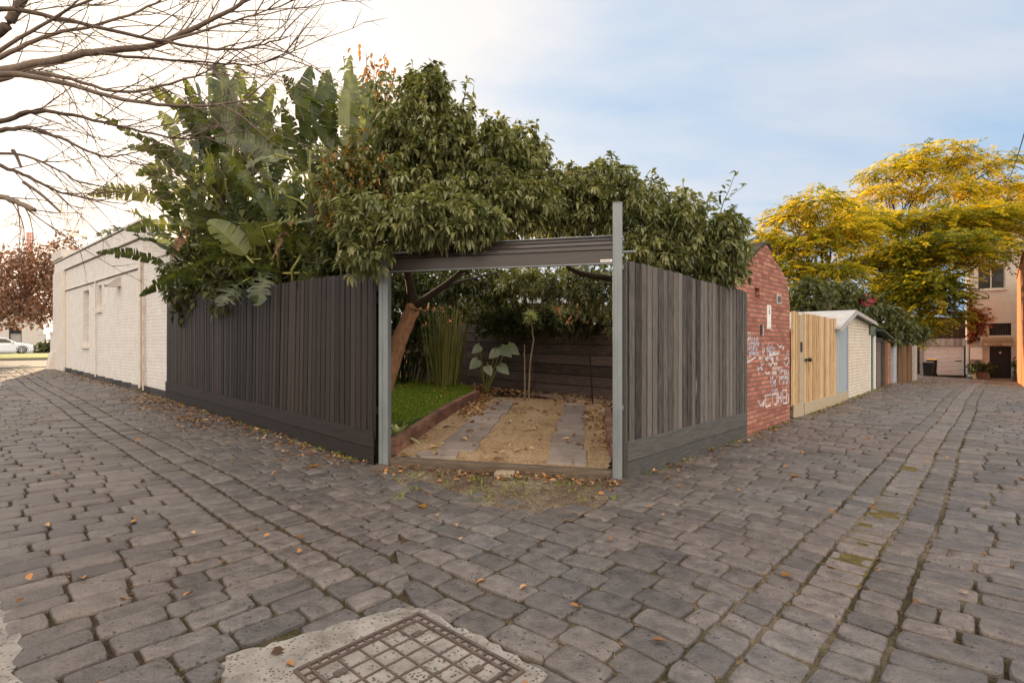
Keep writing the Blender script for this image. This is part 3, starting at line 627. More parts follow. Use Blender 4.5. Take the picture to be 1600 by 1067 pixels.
b = MB(); b.box(xm-.0, xm+.25, -8, -.251, -.1, 4.2); b.box(xm+.26, xe, -8, -7.75, -.1, 4.2); b.box(xe-.25, xe-.002, -7.74, -.251, -.1, 4.2)
b.build('return_wall', M['wbrick'], wb)
b = MB().box(xm+.26, xe-.26, -7.74, -.26, 3.85, 4.0); b.build('roof', M['roof'], wb)
b = MB().box(xm-.04, xe+.04, -.28, .05, 4.2, 4.58); b.build('parapet', M['wbrick'], wb)
b = MB().box(xm-.05, xe+.05, -.3, .075, 4.581, 4.64); b.box(xm-.05, xe+.05, -.29, .062, 4.17, 4.199); b.box(xm-.02, xe+.02, .0015, .04, 3.41, 3.45); b.build('cornice', M['wrender'], wb, bevel=.006)
b = MB(); nseg = 12
for i in range(nseg):
    a, c = xm+(xe-xm)*i/nseg, xm+(xe-xm)*(i+1)/nseg
    b.hexa([(a, -.25, gw_(a)-.2), (c-.005, -.25, gw_(c)-.2), (c-.005, .025, gw_(c)-.2), (a, .025, gw_(a)-.2), (a, -.25, gw_(a)+.16), (c-.005, -.25, gw_(c)+.13), (c-.005, .025, gw_(c)+.13), (a, .025, gw_(a)+.16)], rng.random())
b.build('plinth', M['bluestone'], wb, bevel=.01)
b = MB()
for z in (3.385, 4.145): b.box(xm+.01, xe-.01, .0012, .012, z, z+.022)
b.box(xm-.03, xe+.03, .0505, .056, 4.545, 4.58); b.build('shadow_dirt_line', M['bluestone'], wb)  # dark strips drawn in for shadow and dirt lines below the mouldings
for h in H:
    f = MB().box(h[0], h[1], -.2, -.16, h[2], h[3]).build('window', M['white'], wb)
    MB().box(h[0]+.04, h[1]-.04, -.158, -.150, h[2]+.05, h[3]-.05).build('pane', M['curtain'], f)
    MB().box(h[0]-.06, h[1]+.06, -.15, .06, h[2]-.1, h[2]-.005).build('sill', M['wrender'], f, bevel=.006)
for u, r in ((222, .035), (152, .02)):
    x = WL.x(u); MB().tube([(x, .05, gw_(x)+.1), (x, .05, 3.40 if u < 200 else 3.55)], r, 8).build('downpipe', M['wrender'], wb)
x = WL.x(226); MB().tube([(x+.0, .03, gw_(x)+.05), (x, .03, 2.75)], .025, 8).build('conduit', surf('rusty_pipe', (.45, .33, .25), (.66, .58, .5), .7, 6, .2), wb)
x, z = WL.x(187), WL.z(187, 441)
MB().prism([(-.02, z-.12), (-.02, z+.14), (.05, z+.14), (.34, z-.10), (.30, z-.15)], x-.16, x+.16, axis='x').build('vent_hood', M['alu'], wb)
x0 = WL.x(103); b = MB().box(x0, xe+.1, .0, .09, gw_(x0)-.1, 4.16); b.box(x0+.05, xe+.16, -.5, .12, 4.65, 4.95); b.build('corner_pier', M['wrender'], wb, bevel=.01)
MB().box(WL.x(149), WL.x(146), -.8, -.3, 4.3, 4.95).build('chimney', M['wrender'], wb)
b = MB().box(xe+.11, xe+.9, -.4, .05, gw_(xe)-.2, gw_(xe)+1.35); b.box(xe+.08, xe+.93, -.43, .08, gw_(xe)+1.351, gw_(xe)+1.45); b.build('front_pier', M['wrender'], wb, bevel=.01)
b = MB().prism([(0, 0), (.0, .16), (-.1, .7), (-.2, .72), (-.3, 0)], xe-.35, xe+.1, axis='x'); o = b.build('buttress', M['wrender'], wb, bevel=.02); o.location = (0, .3, gw_(xe)-.06)
b = MB().box(-.0, xm-.005, -.25, -.03, -.1, 3.55); b.build('rear_wall', M['wbrick'], wb)
MB().box(-.03, xm-.008, -.28, .0, 3.551, 3.62).build('rear_coping', M['wrender'], wb)
b = MB()
for i in range(3):
    a, c = xm*i/3, xm*(i+1)/3-.006
    b.hexa([(a, -.25, gw_(a)-.2), (c, -.25, gw_(c)-.2), (c, .0, gw_(c)-.2), (a, .0, gw_(a)-.2), (a, -.25, gw_(a)+.16), (c, -.25, gw_(c)+.16), (c, .0, gw_(c)+.16), (a, .0, gw_(a)+.16)], rng.random())
b.build('rear_plinth', M['bluestone'], wb, bevel=.01)

# beyond the left lane: street, verge, car, house
SL = Line(F0+24.6*dL, dR)                                           # across the lane's far end; +y goes on along the lane
def strip(name, y0, y1, z, mat, thick=0.0):
    b = MB().box(-70, 60, y0, y1, z-.3, z); o = b.build(name, mat); o.location = (*SL.o, 0); o.rotation_euler = (0, 0, SL.rz); return tag(o, kind='structure')
strip('road', .0, 12.5, .505, M['asphalt']); strip('kerb', 12.5, 13.1, .60, M['kerbstone']); strip('grass_verge', 13.1, 34, .64, M['grass_far']); strip('far_road', 34, 46, .61, M['asphalt'])
def to_s(u, y):                                                     # local x on the street frame where picture column u crosses row y
    return SL.x(u, y)
car = thing('parked_car', 'white hatchback parked across the street beyond the grass verge', 'car', (*SL.w(to_s(53, 36), 36), .62), SL.rz)
# car points to +x; nose at x=0
pr = [(-.02, .30), (-.05, .55), (-.12, .72), (-.45, .86), (-1.0, .97), (-1.25, 1.0), (-1.6, 1.22), (-2.0, 1.42), (-2.5, 1.48), (-3.2, 1.45), (-3.8, 1.25), (-4.15, 1.0), (-4.3, .8), (-4.32, .35), (-4.2, .22), (-.15, .2)]
b = MB(); n = len(pr); vs = []; W_ = [(-.55, .86), (-.80, .985), (-.875, 1.0), (.0, 0)]
secs = [(-.90, .80), (-.88, .97), (-.80, .985), (0, 1.0), (.80, .985), (.88, .97), (.90, .80)]
secs = [(-.9, .6), (-.86, .92), (-.7, .985), (0, 1.0), (.7, .985), (.86, .92), (.9, .6)]
for y, kk in secs:
    for x, z in pr:
        zz = z if z < .55 else .55+(z-.55)*kk if abs(y) > .8 else z*(1 if abs(y) < .1 else (.985+.015*kk))
        xx = -2.2+(x+2.2)*(1 if abs(y) < .5 else .985 if abs(y) < .8 else .96); vs.append((xx, y*(1-.16*max(0, z-1.0)/.5), zz))
fs = [(i*n+k, i*n+(k+1) % n, (i+1)*n+(k+1) % n, (i+1)*n+k) for i in range(len(secs)-1) for k in range(n)]+[tuple(range(n-1, -1, -1)), tuple(range((len(secs)-1)*n, len(secs)*n))]
b.add(vs, fs); b.build('body', M['carpaint'], car, smooth=False, bevel=.03)
for y in (-.875, .875):
    s = 1 if y > 0 else -1
    MB().prism([(-1.45, 1.0), (-1.95, 1.32), (-2.55, 1.37), (-2.55, .98)], min(y, y-s*.12), max(y, y-s*.12)+.0).build('window', M['glass'], car)
    MB().prism([(-2.6, .98), (-2.6, 1.37), (-3.2, 1.34), (-3.7, 1.16), (-3.75, 1.0)], min(y, y-s*.12), max(y, y-s*.12)).build('window', M['glass'], car)
    MB().prism([(-.12, .62), (-.14, .70), (-.75, .82), (-.7, .72)], y*.93-.04, y*.93+.04).build('headlight', M['lamp'], car)
    MB().box(-1.62, -1.42, y-.02, y+s*.16+.02*s, .98, 1.1).build('mirror', M['carpaint'], car, bevel=.03) if s > 0 else MB().box(-1.62, -1.42, y-.18, y+.02, .98, 1.1).build('mirror', M['carpaint'], car, bevel=.03)
    for x in (-.88, -3.45):
        wh = MB().tube([(x, y-s*.2, .32), (x, y+s*.035, .32)], .33, 24).build('wheel', M['tyre'], car)
        rb = MB()
        rb.tube([(x, y+s*.02, .32), (x, y+s*.038, .32)], .06, 10)
        for k in range(7):
            q = 2*math.pi*k/7; rb.tube([(x, y+s*.04, .32), (x+.21*math.cos(q), y+s*.04, .32+.21*math.sin(q))], .026, 5)
        rb.tube([(x+.225*math.cos(2*math.pi*k/20), y+s*.035, .32+.225*math.sin(2*math.pi*k/20)) for k in range(21)], .02, 5)
        rb.build('rim', M['rim'], wh)
        MB().tube([(x+.40*math.cos(math.pi*k/12), y+s*.012, .32+.40*math.sin(math.pi*k/12)) for k in range(13)], .03, 6).build('wheel_arch', M['tyre'], car)
hy = 52
hs = thing('house', 'white rendered single-storey house across the street behind the car', 'house', (*SL.w(to_s(40, hy), hy), .6), SL.rz)
hx = lambda u: SL.x(u, hy)-SL.x(40, hy)
Yh = SL.w(SL.x(40, hy), hy)[1]; hz = lambda v: HC-(v-HY)/FPX*Yh-.6
b = MB(); wallopen(hx(-160), hx(68), -.3, 4.6, [(hx(14), hx(34), hz(537), hz(512))], 8, 8.0, MB()); 
wallopen(hx(-160), hx(68), -.3, 4.6, [(hx(14), hx(34), hz(537), hz(512))], .3, .3, b); b.build('wall', M['wrender'], hs)
MB().box(hx(-160), hx(68), .31, 8, -.3, 4.5).build('rooms', M['wrender'], hs)
f = MB().box(hx(14), hx(34), .18, .24, hz(537), hz(512)).build('window', M['dark'], hs)
MB().box(hx(15), hx(33), .16, .179, hz(536), hz(521)).build('curtain', M['curtain'], f)
b = MB()
for z in (hz(537), hz(521)): b.box(hx(13), hx(35), .02, .14, z, z+.12)
b.box(hx(13), hx(13)+.15, .02, .14, hz(537)+.121, hz(521)-.001); b.build('sash', M['dark'], f)
MB().prism([(hx(-165), 4.61), (hx(72), 4.61), (hx(50), 6.6), (hx(-140), 6.6)], -.4, 8.4).build('roof', M['roof'], hs)
fwn = thing('garden_wall', 'low white rendered front garden wall with a square pier, behind the parked car', 'wall', (*SL.w(to_s(40, 47.5), 47.5), .6), SL.rz)
b = MB().box(hx(-160), hx(58), -.1, .1, -.2, 1.05); b.build('wall', M['wrender'], fwn); b = MB().box(hx(59), hx(70), -.25, .25, -.2, 1.9); b.box(hx(58.4), hx(70.6), -.3, .3, 1.901, 2.0); b.build('pier', M['wrender'], fwn)
b = MB()
for k in range(3): b.box(hx(36), hx(57), -.13, -.103, .45+.16*k, .5+.16*k)
b.build('rail_trim', M['roof'], fwn)

# ------------------------------------------------------------------ right lane: walls, gates and sheds
bg_ = thing('brick_wall', 'old red brick gable wall with graffiti, beside the grey paling fence', 'wall', (*G0, 0), RL.rz)
X, Zp = RL.x, RL.z
out = [(1150, 700), (1234, 665), (1234.5, 540), (1234, 478), (1231, 441), (1224, 428), (1217, 416), (1211, 408), (1205, 398), (1203, 385), (1196, 383), (1186, 390), (1176, 402), (1166, 412), (1155, 419), (1148, 424)]
hole = (X(1179.5), X(1187), Zp(1183, 466), Zp(1183, 450))
pts = [(X(u), Zp(u, v)) for u, v in out]
b = MB(); cuts = sorted(set([p[0] for p in pts]+[hole[0], hole[1]]))
top = sorted(pts[3:], key=lambda p: p[0])
def topz(x): return float(np.interp(x, [p[0] for p in top], [p[1] for p in top]))
cx_ = np.linspace(top[0][0], top[-1][0]-.001, 40).tolist()+[hole[0], hole[1]]; cx_.sort()
for a, c in zip(cx_[:-1], cx_[1:]):
    if c-a < 1e-4: continue
    step_ = lambda x: topz(x)
    def q(z0a, z0b, z1a, z1b): board(a, c, z0a, z0b, z1a, z1b, 0, .24, .5, b)
    if a >= hole[0]-1e-6 and c <= hole[1]+1e-6: q(-.1, -.1, hole[2], hole[2]); q(hole[3], hole[3], step_(a), step_(c))
    else: q(-.1, -.1, step_(a), step_(c))
b.build('wall', M['rbrick'], bg_)
MB().box(hole[0]-.0, hole[1]+.0, .2, .235, hole[2], hole[3]).build('hole_backing', M['bluestone'], bg_)
b = MB(); tp = [p for p in top if p[0] <= X(1206)]
n_ = 14; lx = np.linspace(top[0][0]-.1, X(1204), n_)
for a, c in zip(lx[:-1], lx[1:]): board(a, c, topz(a)+.003, topz(c)+.003, topz(a)+.05+.03*rng.random(), topz(c)+.06, -.03, 1.1, rng.random(), b)
b.build('mossy_coping', M['moss'], bg_, bevel=.02)
x, z0, z1 = X(1216.5), Zp(1216, 475), Zp(1216, 460); v = MB().box(X(1213), X(1220), -.012, -.002, z0, z1).build('air_vent', surf('vent_grey', (.38, .34, .32), (.5, .46, .44), .7, 8, .3), bg_)
b = MB()
for k in range(5): b.box(X(1213)+.03, X(1220)-.03, -.016, -.0125, z0+.03+(z1-z0-.06)*k/5, z0+.045+(z1-z0-.06)*k/5)
b.build('slots', M['bluestone'], v)
sg = MB().box(X(1198), X(1203.8), -.012, -.002, Zp(1201, 514), Zp(1201, 477)).build('sign', M['white'], bg_)
b = MB(); xm_ = (X(1198)+X(1203.8))/2; zz = lambda v: Zp(1201, v)
# small upright lettering running down the sign, too fine to read in the photograph
for v0, v1, x0, x1 in ((479.5, 481, -.02, .03), (481.6, 482.6, .0, .03), (484, 484.8, -.03, .03), (485.2, 486.6, -.03, -.01), (485.2, 486.6, .01, .03), (487, 487.8, -.03, .03), (488.2, 490, -.005, .03), (490.3, 491.2, -.03, .03), (504, 505, .0, .03), (511.5, 512.4, -.03, .04)):
    b.box(xm_+x0, xm_+x1, -.0135, -.0122, zz(v1), zz(v0))
b.build('lettering', M['black'], sg)
MB().box(X(1187.5), X(1189.3), -.03, -.002, Zp(1188, 523), Zp(1188, 507)).build('metal_bracket', M['bluestone'], bg_)
MB().box(X(1189.7), X(1190.9), -.02, -.002, Zp(1190, 524), Zp(1190, 508)).build('conduit', M['white'], bg_)
def strokes(name, segs, mat, wid, y=-.004):
    b = MB(); i = 0
    for P_ in segs:
        Q = [(X(u), Zp(u, v)) for u, v in P_]
        for (x0, z0), (x1, z1) in zip(Q[:-1], Q[1:]):
            L = math.hypot(x1-x0, z1-z0)
            if L < 1e-4: continue
            nx_, nz_ = -(z1-z0)/L*wid/2, (x1-x0)/L*wid/2; yy = y-.0006*(i % 5); i += 1
            b.add([(x0+nx_, yy, z0+nz_), (x0-nx_, yy, z0-nz_), (x1-nx_, yy, z1-nz_), (x1+nx_, yy, z1+nz_),
                   (x0+nx_, -.0005, z0+nz_), (x0-nx_, -.0005, z0-nz_), (x1-nx_, -.0005, z1-nz_), (x1+nx_, -.0005, z1+nz_)], [(0, 3, 2, 1), (0, 1, 5, 4), (1, 2, 6, 5), (2, 3, 7, 6), (3, 0, 4, 7)], rng.random())
    return b.build(name, mat, bg_)
# the big bottom tag
gx = lambda x, y: (1155+x*.1218, 520+y*.1218)
tagl = [[(240, 860), (270, 940), (330, 855)], [(300, 950), (320, 880)], [(335, 800), (340, 955)], [(335, 805), (410, 790)], [(340, 950), (400, 925)], [(420, 795), (430, 925)], [(420, 795), (480, 780)], [(445, 920), (480, 910), (485, 770)], [(495, 830), (540, 835)], [(500, 770), (500, 900)], [(535, 760), (535, 900)], [(550, 740), (610, 725)], [(555, 745), (560, 905)], [(600, 730), (610, 905)], [(560, 830), (605, 820)], [(565, 905), (612, 895)], [(620, 780), (632, 850), (625, 900)]]
strokes('graffiti', [[gx(*p) for p in s] for s in tagl], M['graffiti'], .024)
fine = [[(90, 390), (210, 310)], [(385, 260), (400, 300), (450, 250), (520, 255)], [(380, 290), (500, 270)], [(570, 370), (600, 430), (640, 360)], [(480, 140), (520, 190), (545, 160)], [(260, 350), (280, 310), (300, 350)], [(340, 350), (360, 310), (400, 330), (430, 360)], [(400, 430), (430, 370), (460, 420)], [(235, 430), (240, 480), (270, 440), (290, 480)], [(330, 500), (350, 530), (385, 500)], [(520, 430), (540, 480), (600, 480)]]
strokes('graffiti', [[gx(*p) for p in s] for s in fine], M['graffiti'], .022)
def scribble(x0, x1, y0, y1, dens):
    S = []
    for y in np.arange(y0, y1, 62):
        x = x0
        while x < x1:
            if rng.random() < dens:
                k = rng.integers(0, 5); h_ = rng.uniform(34, 52); w_ = rng.uniform(10, 24)
                S.append({0: [(x, y), (x+2, y+h_)], 1: [(x, y+h_), (x+w_/2, y), (x+w_, y+h_)], 2: [(x, y), (x, y+h_), (x+w_, y+h_), (x+w_, y)], 3: [(x, y+h_), (x, y), (x+w_, y+4), (x+w_, y+h_)], 4: [(x+w_, y), (x, y+h_*.4), (x+w_, y+h_*.7), (x, y+h_)]}[int(k)])
            x += rng.uniform(20, 34)
    return S
strokes('graffiti', [[gx(*p) for p in s] for s in scribble(55, 115, 0, 330, .6)+scribble(300, 440, 130, 330, .55)+scribble(250, 500, 310, 500, .55)+scribble(400, 620, 490, 620, .75)+scribble(520, 640, 180, 330, .5)], M['graffiti'], .013)
strokes('graffiti', [[gx(*p) for p in s] for s in scribble(125, 240, 60, 290, .95)+scribble(360, 440, 170, 260, .9)+scribble(520, 610, 490, 600, .7)+scribble(420, 470, 600, 740, .9)], M['graffiti_blue'], .018)

# raw pine fence and gate
pf = thing('timber_gate', 'raw yellow pine paling gate with grey post and black latch beside the brick gable', 'gate', (*G0, 0), RL.rz)
xa_, xp, xq, xz = X(1235.5), X(1245), X(1251), X(1303)
z1 = Zp(1245, 487)
palings(xa_, xp-.01, lambda x: .25, lambda x: Zp(1240, 487), .0, -1, .16, .11, mat=M['newtimber'], parent=pf, name='side_palings')
palings(xq+.01, xz, lambda x: .22, lambda x: float(np.interp(x, [xq, xz], [Zp(1252, 489), Zp(1303, 499)])), -.02, -1, .165, .115, mat=M['newtimber'], parent=pf)
MB().box(xp, xq, -.06, .06, -.1, Zp(1248, 492)).build('gate_post', M['newplinth'], pf, bevel=.005)
board(xa_, xp-.01, .03, .0, .28, .26, -.04, -.065).build('plinth_board', M['newplinth'], pf, bevel=.004)
board(xq+.01, X(1319), .02, -.02, .26, .24, -.056, -.08).build('plinth_board', M['newplinth'], pf, bevel=.004)
x, z = X(1252.5), Zp(1252, 562); b = MB().box(x-.02, x+.2, -.11, -.062, z-.02, z+.02); b.tube([(x+.1, -.10, z), (x+.1, -.16, z)], .04, 10); b.build('latch', M['dark'], pf, bevel=.004)
x, z = X(1245.5), Zp(1245, 542); MB().box(x-.01, x+.1, -.075, -.061, z-.1, z+.1).build('letter_slot', M['dark'], pf, bevel=.004)
MB().box(xz+.005, xz+.06, -.04, .03, 0, Zp(1304, 498)).build('end_post', M['oldtimber'], pf)
bs_ = thing('sheet_gate', 'pale blue-grey vertical board gate between the pine palings and the cream shed', 'gate', (*G0, 0), RL.rz)
b = MB(); x0, x1 = X(1305), X(1324); n_ = 9
for i in range(n_):
    a = x0+(x1-x0)*i/n_; b.box(a, a+(x1-x0)/n_-.008, -.03+.004*rng.random(), .02, .04, Zp(1314, 509)+rng.normal(0, .01), rng.random())
b.build('boards', M['bluesheet'], bs_, bevel=.003)
MB().box(x0, x1, .021, .05, .5, .6).build('rail', M['bluesheet'], bs_)

sh = thing('shed', 'cream painted brick shed with a pale gabled sheet roof, beside the blue-grey gate', 'shed', (*G0, 0), RL.rz)
x0, x1 = X(1325.5), X(1357.5); gx0 = x0; zr = Zp(1328, 488); ze = Zp(1358, 507)
pp = [(x0, -.1), (x1, -.1), (x1, ze), (x0+.15, zr-.05), (x0, zr-.1)]
MB().prism(pp, .0, .22).build('front_wall', M['cbrick'], sh)
b = MB().box(x0+.0, x0+.2, .221, 5, -.1, zr-.15); b.box(x1-.2, x1, .221, 5, -.1, ze-.05); b.build('side_wall', M['rbrick'], sh)
MB().prism([(x0-1.6, zr-.9), (x0-.01, zr-.1), (x0-.01, zr-1.0), (x0-1.6, zr-1.2)], .25, .4).build('gable_infill', M['rbrick'], sh)
b = MB()
def slope(xa, za, xb, zb, ya, yb, th=.05): b.hexa([(xa, ya, za), (xb, ya, zb), (xb, yb, zb), (xa, yb, za), (xa, ya, za+th), (xb, ya, zb+th), (xb, yb, zb+th), (xa, yb, za+th)])
slope(x0-1.9, Zp(1303, 515), x0+.04, zr, -.18, 5.2); slope(x0+.05, zr, x1+.25, Zp(1360, 505)-.02, -.18, 5.2)
b.build('roof', M['awning_sheet'], sh)
b = MB()
for xa, za, xb, zb in ((x0-1.9, Zp(1303, 515)-.1, x0+.03, zr-.1), (x0+.05, zr-.1, x1+.25, Zp(1360, 505)-.12)): board(xa, xb, za+.03, zb+.03, za+.09, zb+.09, -.21, -.185, .5, b)
b.build('barge_board', M['fascia'], sh)

def roller(name, label, x0, x1, zt_, hood, mat, hmat, y=.06, off=None, line=RL, zb=None, posts=None):
    o = thing(name, label, 'garage', (*line.o, 0), line.rz)
    z0 = (line.g((x0+x1)/2) if zb is None else zb)-.05
    b = MB(); n_ = max(8, int((zt_-z0)/.075)); vs = []; 
    pro = []
    for k in range(n_):
        za = z0+(zt_-z0)*k/n_; h_ = (zt_-z0)/n_; pro += [(y, za), (y-.022, za+h_*.25), (y-.022, za+h_*.6), (y, za+h_*.85)]
    pro.append((y, zt_)); m_ = len(pro)
    b.add([(x, yy, zz) for x in (x0, x1) for yy, zz in pro], [(k, k+m_, k+m_+1, k+1) for k in range(m_-1)])
    b.build('door', mat, o)
    MB().box(x0-.12, x1+.12, y-.08, y+.25, zt_+.001, zt_+hood).build('header', hmat, o, bevel=.004)
    MB().box(x0-.12, x0-.003, y-.07, y+.2, z0-.1, zt_).build('door_frame', posts or hmat, o); MB().box(x1+.003, x1+.12, y-.07, y+.2, z0-.1, zt_).build('door_frame', posts or hmat, o)
    b = MB(); b.box(x0-.11, x0-.0, y+.201, y+4, z0-.1, zt_+hood-.05); b.box(x1, x1+.11, y+.201, y+4, z0-.1, zt_+hood-.05); b.build('side_wall', M['oldtimber'], o)
    return o
roller('garage', 'green roller door garage with green header, right of the cream shed', X(1360), X(1367), Zp(1363, 524), Zp(1363, 510)-Zp(1363, 524), M['green_metal'], M['green_metal'], posts=M['white'])
g2 = roller('garage', 'taupe roller door garage under a dark green sloping sheet', X(1369.5), X(1379), Zp(1374, 533), .12, M['taupe_metal'], M['bluestone'])
b = MB(); xa_, xb_ = X(1366.5), X(1384); slope(xa_, Zp(1366, 517), xb_, Zp(1384, 531), -.25, 3); b.build('canopy', M['green_dark'], g2)
MB().box(X(1380), X(1384), -.06, .1, RL.g(X(1382))-.1, Zp(1382, 532)).build('timber_post', M['oldtimber'], g2)
pw = thing('brick_pier', 'narrow red brick pier with a pale post beside it, past the taupe garage', 'pier', (*G0, 0), RL.rz)
MB().box(X(1385), X(1391), -.02, .4, RL.g(X(1388))-.1, Zp(1388, 536)).build('pier', M['rbrick'], pw)
MB().box(X(1392), X(1397), -.08, .1, RL.g(X(1395))-.1, Zp(1394, 537)).build('post', M['bluesheet'], pw)
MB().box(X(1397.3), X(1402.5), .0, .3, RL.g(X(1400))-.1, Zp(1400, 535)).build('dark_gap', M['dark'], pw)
tf = thing('timber_fence', 'old brown vertical timber fence near the end of the right lane', 'fence', (*G0, 0), RL.rz)
palings(X(1403), X(1424), lambda x: RL.g(x)-.05, lambda x: Zp(1412, 537)-.03*(x-X(1412)), 0, -1, .22, .15, jag=.06, mat=M['oldtimber'], parent=tf)
MB().box(X(1424.5), X(1429), -.1, .2, RL.g(X(1427))-.2, Zp(1427, 531)).build('end_pier', M['fascia'], tf)

# end of the lane: garage, house, orange wall
HL = Line((31.5, 35.0), dL)                                          # facade: +x runs left, -y goes away ... y=+ towards us
hX, hZ = HL.x, HL.z
GZ = hZ(1546, 591)
def rect(u0, u1, v0, v1): um = (u0+u1)/2; a, c = hX(u0), hX(u1); return min(a, c), max(a, c), hZ(um, v1), hZ(um, v0)
ga = thing('garage', 'low garage with pale grey roller door and weathered fascia, closing the lane', 'garage', (*HL.o, 0), HL.rz)
x0, x1, z0, z1 = rect(1443, 1506, 541, 586)
b = MB(); n_ = 22; pro = []
for k in range(n_):
    za = z0+(z1-z0)*k/n_; h_ = (z1-z0)/n_; pro += [(-.1, za), (-.075, za+h_*.3), (-.075, za+h_*.6), (-.1, za+h_*.9)]
pro.append((-.1, z1)); m_ = len(pro)
b.add([(x, yy, zz) for x in (x1, x0) for yy, zz in pro], [(k, k+m_, k+m_+1, k+1) for k in range(m_-1)]); b.build('door', M['grey_door'], ga)
b = MB(); xx0, xx1, fz0, fz1 = rect(1437, 1508, 529, 540.5); n_ = 16
for i in range(n_): a = xx0+(xx1-xx0)*i/n_; b.box(a, a+(xx1-xx0)/n_-.01, -.14, .02, fz0, fz1, rng.random())
b.build('fascia', M['fascia'], ga)
b = MB(); b.box(x1+.003, xx1, -.3, -.02, z0-.1, fz0); b.build('side_pier', M['fascia'], ga)
MB().box(x0+.1, x0+.45, -.074, -.05, (z0+z1)/2-.03, (z0+z1)/2+.03).build('handle', M['dark'], ga)
b = MB(); b.box(xx0, xx1, -6, -.15, fz0-.1, fz0); b.box(xx1-.2, xx1, -6, -.31, z0-.2, fz0-.11); b.box(xx0, xx0+.1, -6, -.31, z0-.2, fz0-.11); b.build('roof', M['oldtimber'], ga)
bkw = thing('wall', 'dark brown boundary wall rising behind the low garage', 'wall', (*HL.w(0, -7.5), 0), HL.rz)
MB().box(hX(1505), hX(1390), -.3, 0, -1.2, hZ(1470, 497)+.35).build('wall', surf('dark_brick', (.02, .014, .012), (.06, .04, .032), .9, 6, .4), bkw)

ho = thing('house', 'two-storey beige rendered house at the end of the lane, with black door', 'house', (*HL.o, 0), HL.rz)
x0, x1 = hX(1597), hX(1509.5); TZ = hZ(1550, 300)
wn = rect(1526, 1571, 412, 452); bw_ = rect(1545.5, 1580, 505, 524); dr = rect(1546, 1580, 541, 590)
b = MB(); wallopen(min(x0, x1), max(x0, x1), GZ-.3, TZ, [wn, bw_, (dr[0], dr[1], GZ+.0, dr[3])], 0, .3, b); b.build('wall', M['render'], ho)
b = MB(); b.box(max(x0, x1)-.3, max(x0, x1)-.002, -9, -.301, GZ-.3, TZ); b.box(min(x0, x1), min(x0, x1)+.3, -9, -.301, GZ-.3, TZ); b.build('side_wall', M['obrick'], ho)
MB().box(min(x0, x1)-.2, max(x0, x1)+.2, -9.2, .25, TZ+.001, TZ+.2).build('roof', M['roof'], ho)
f = MB(); wallopen(wn[0], wn[1], wn[2], wn[3], [(wn[0]+.08, (wn[0]+wn[1])/2-.03, wn[2]+.08, wn[3]-.08), ((wn[0]+wn[1])/2+.03, wn[1]-.08, wn[2]+.08, wn[3]-.08)], -.1, .06, f); f = f.build('window', M['render'], ho)
MB().box(wn[0]+.05, wn[1]-.05, -.15, -.13, wn[2]+.05, wn[3]-.05).build('pane', M['glass'], f)
MB().box(wn[0]-.1, wn[1]+.1, -.05, .1, wn[2]-.1, wn[2]-.003).build('sill', M['render'], f)
f = MB().box(bw_[0], bw_[1], -.28, -.2, bw_[2], bw_[3]).build('barred_window', M['dark'], ho)
b = MB()
for i in range(9): x = bw_[0]+(bw_[1]-bw_[0])*(i+.5)/9; b.tube([(x, -.03, bw_[2]), (x, -.03, bw_[3])], .014, 6)
b.build('bars', M['bluestone'], f)
f = MB().box(dr[0], dr[1], -.25, -.19, GZ, dr[3]).build('door', M['dark'], ho)
b = MB()
for a in (.12, .55):
    for z in (.15, 1.1): b.box(dr[0]+.12+(dr[1]-dr[0]-.2)*(a-.12)/.86, dr[0]+.12+(dr[1]-dr[0]-.2)*(a-.12)/.86+.5, -.189, -.17, GZ+z, GZ+z+.8)
b.build('panels', M['dark'], f, bevel=.01)
MB().tube([((dr[0]+dr[1])/2, -.17, hZ(1563, 551)), ((dr[0]+dr[1])/2, -.14, hZ(1563, 551))], .06, 10).build('knocker', M['alu'], f)
MB().box(dr[0]-.2, dr[1]+.2, .0, .35, GZ-.3, GZ-.005).build('doorstep', M['stone'], ho, bevel=.02)
ar = rect(1532, 1584, 526, 541); b = MB()
for i in range(2): b.box(ar[0]+.03*i, ar[1]-.03*i, .003, .55+.1*(1-i), ar[2]+.12+(ar[3]-ar[2]-.12)*i/2, ar[2]+.12+(ar[3]-ar[2]-.12)*(i+1)/2-.01, rng.random())
n_ = 9
for i in range(n_):
    a = ar[0]+(ar[1]-ar[0])*(i+.5)/n_; b.tube([(a, .45, ar[2]+.12), (a, .66, ar[2]+.12)], .11, 8, rng.random())
b.build('door_hood', M['stone'], ho, bevel=.03)
x = hX(1511.5); b = MB(); b.tube([(x, .08, TZ), (x, .08, GZ+.25), (x-.1, .12, GZ+.12), (x-.9, .35, GZ+.08)], .085, 10); b.build('downpipe', M['white'], ho)
mr = rect(1516, 1535, 543, 562); b = MB().box(mr[0], mr[1], .003, .22, mr[2], mr[3]); b.build('meter_box', M['white'], ho, bevel=.01)
x, z = hX(1545), hZ(1545, 463); b = MB(); b.tube([(x, .01, z-.1), (x, .5, z+.05), (x+.35, .9, z+.3), (x+.7, 1.2, z+.32)], .035, 8); b.tube([(hX(1512), .03, z-.12), (x, .03, z-.12)], .02, 6); b.build('lamp_arm', M['roof'], ho)
MB().box(x+.6, x+1.15, 1.1, 1.3, z+.3, z+.4).build('lamp_head', M['white'], ho, bevel=.02)
ow = thing('building', 'orange brick building at the right edge, along the far end of the right lane', 'building', (*RL.w(27.0, -3.82), 0), RL.rz)
MB().box(0, 13.4, -4, .0, -2, 5.5).build('wall', M['obrick'], ow); MB().box(-.05, 13.45, -4.05, .05, 5.501, 5.6).build('coping', M['obrick'], ow)

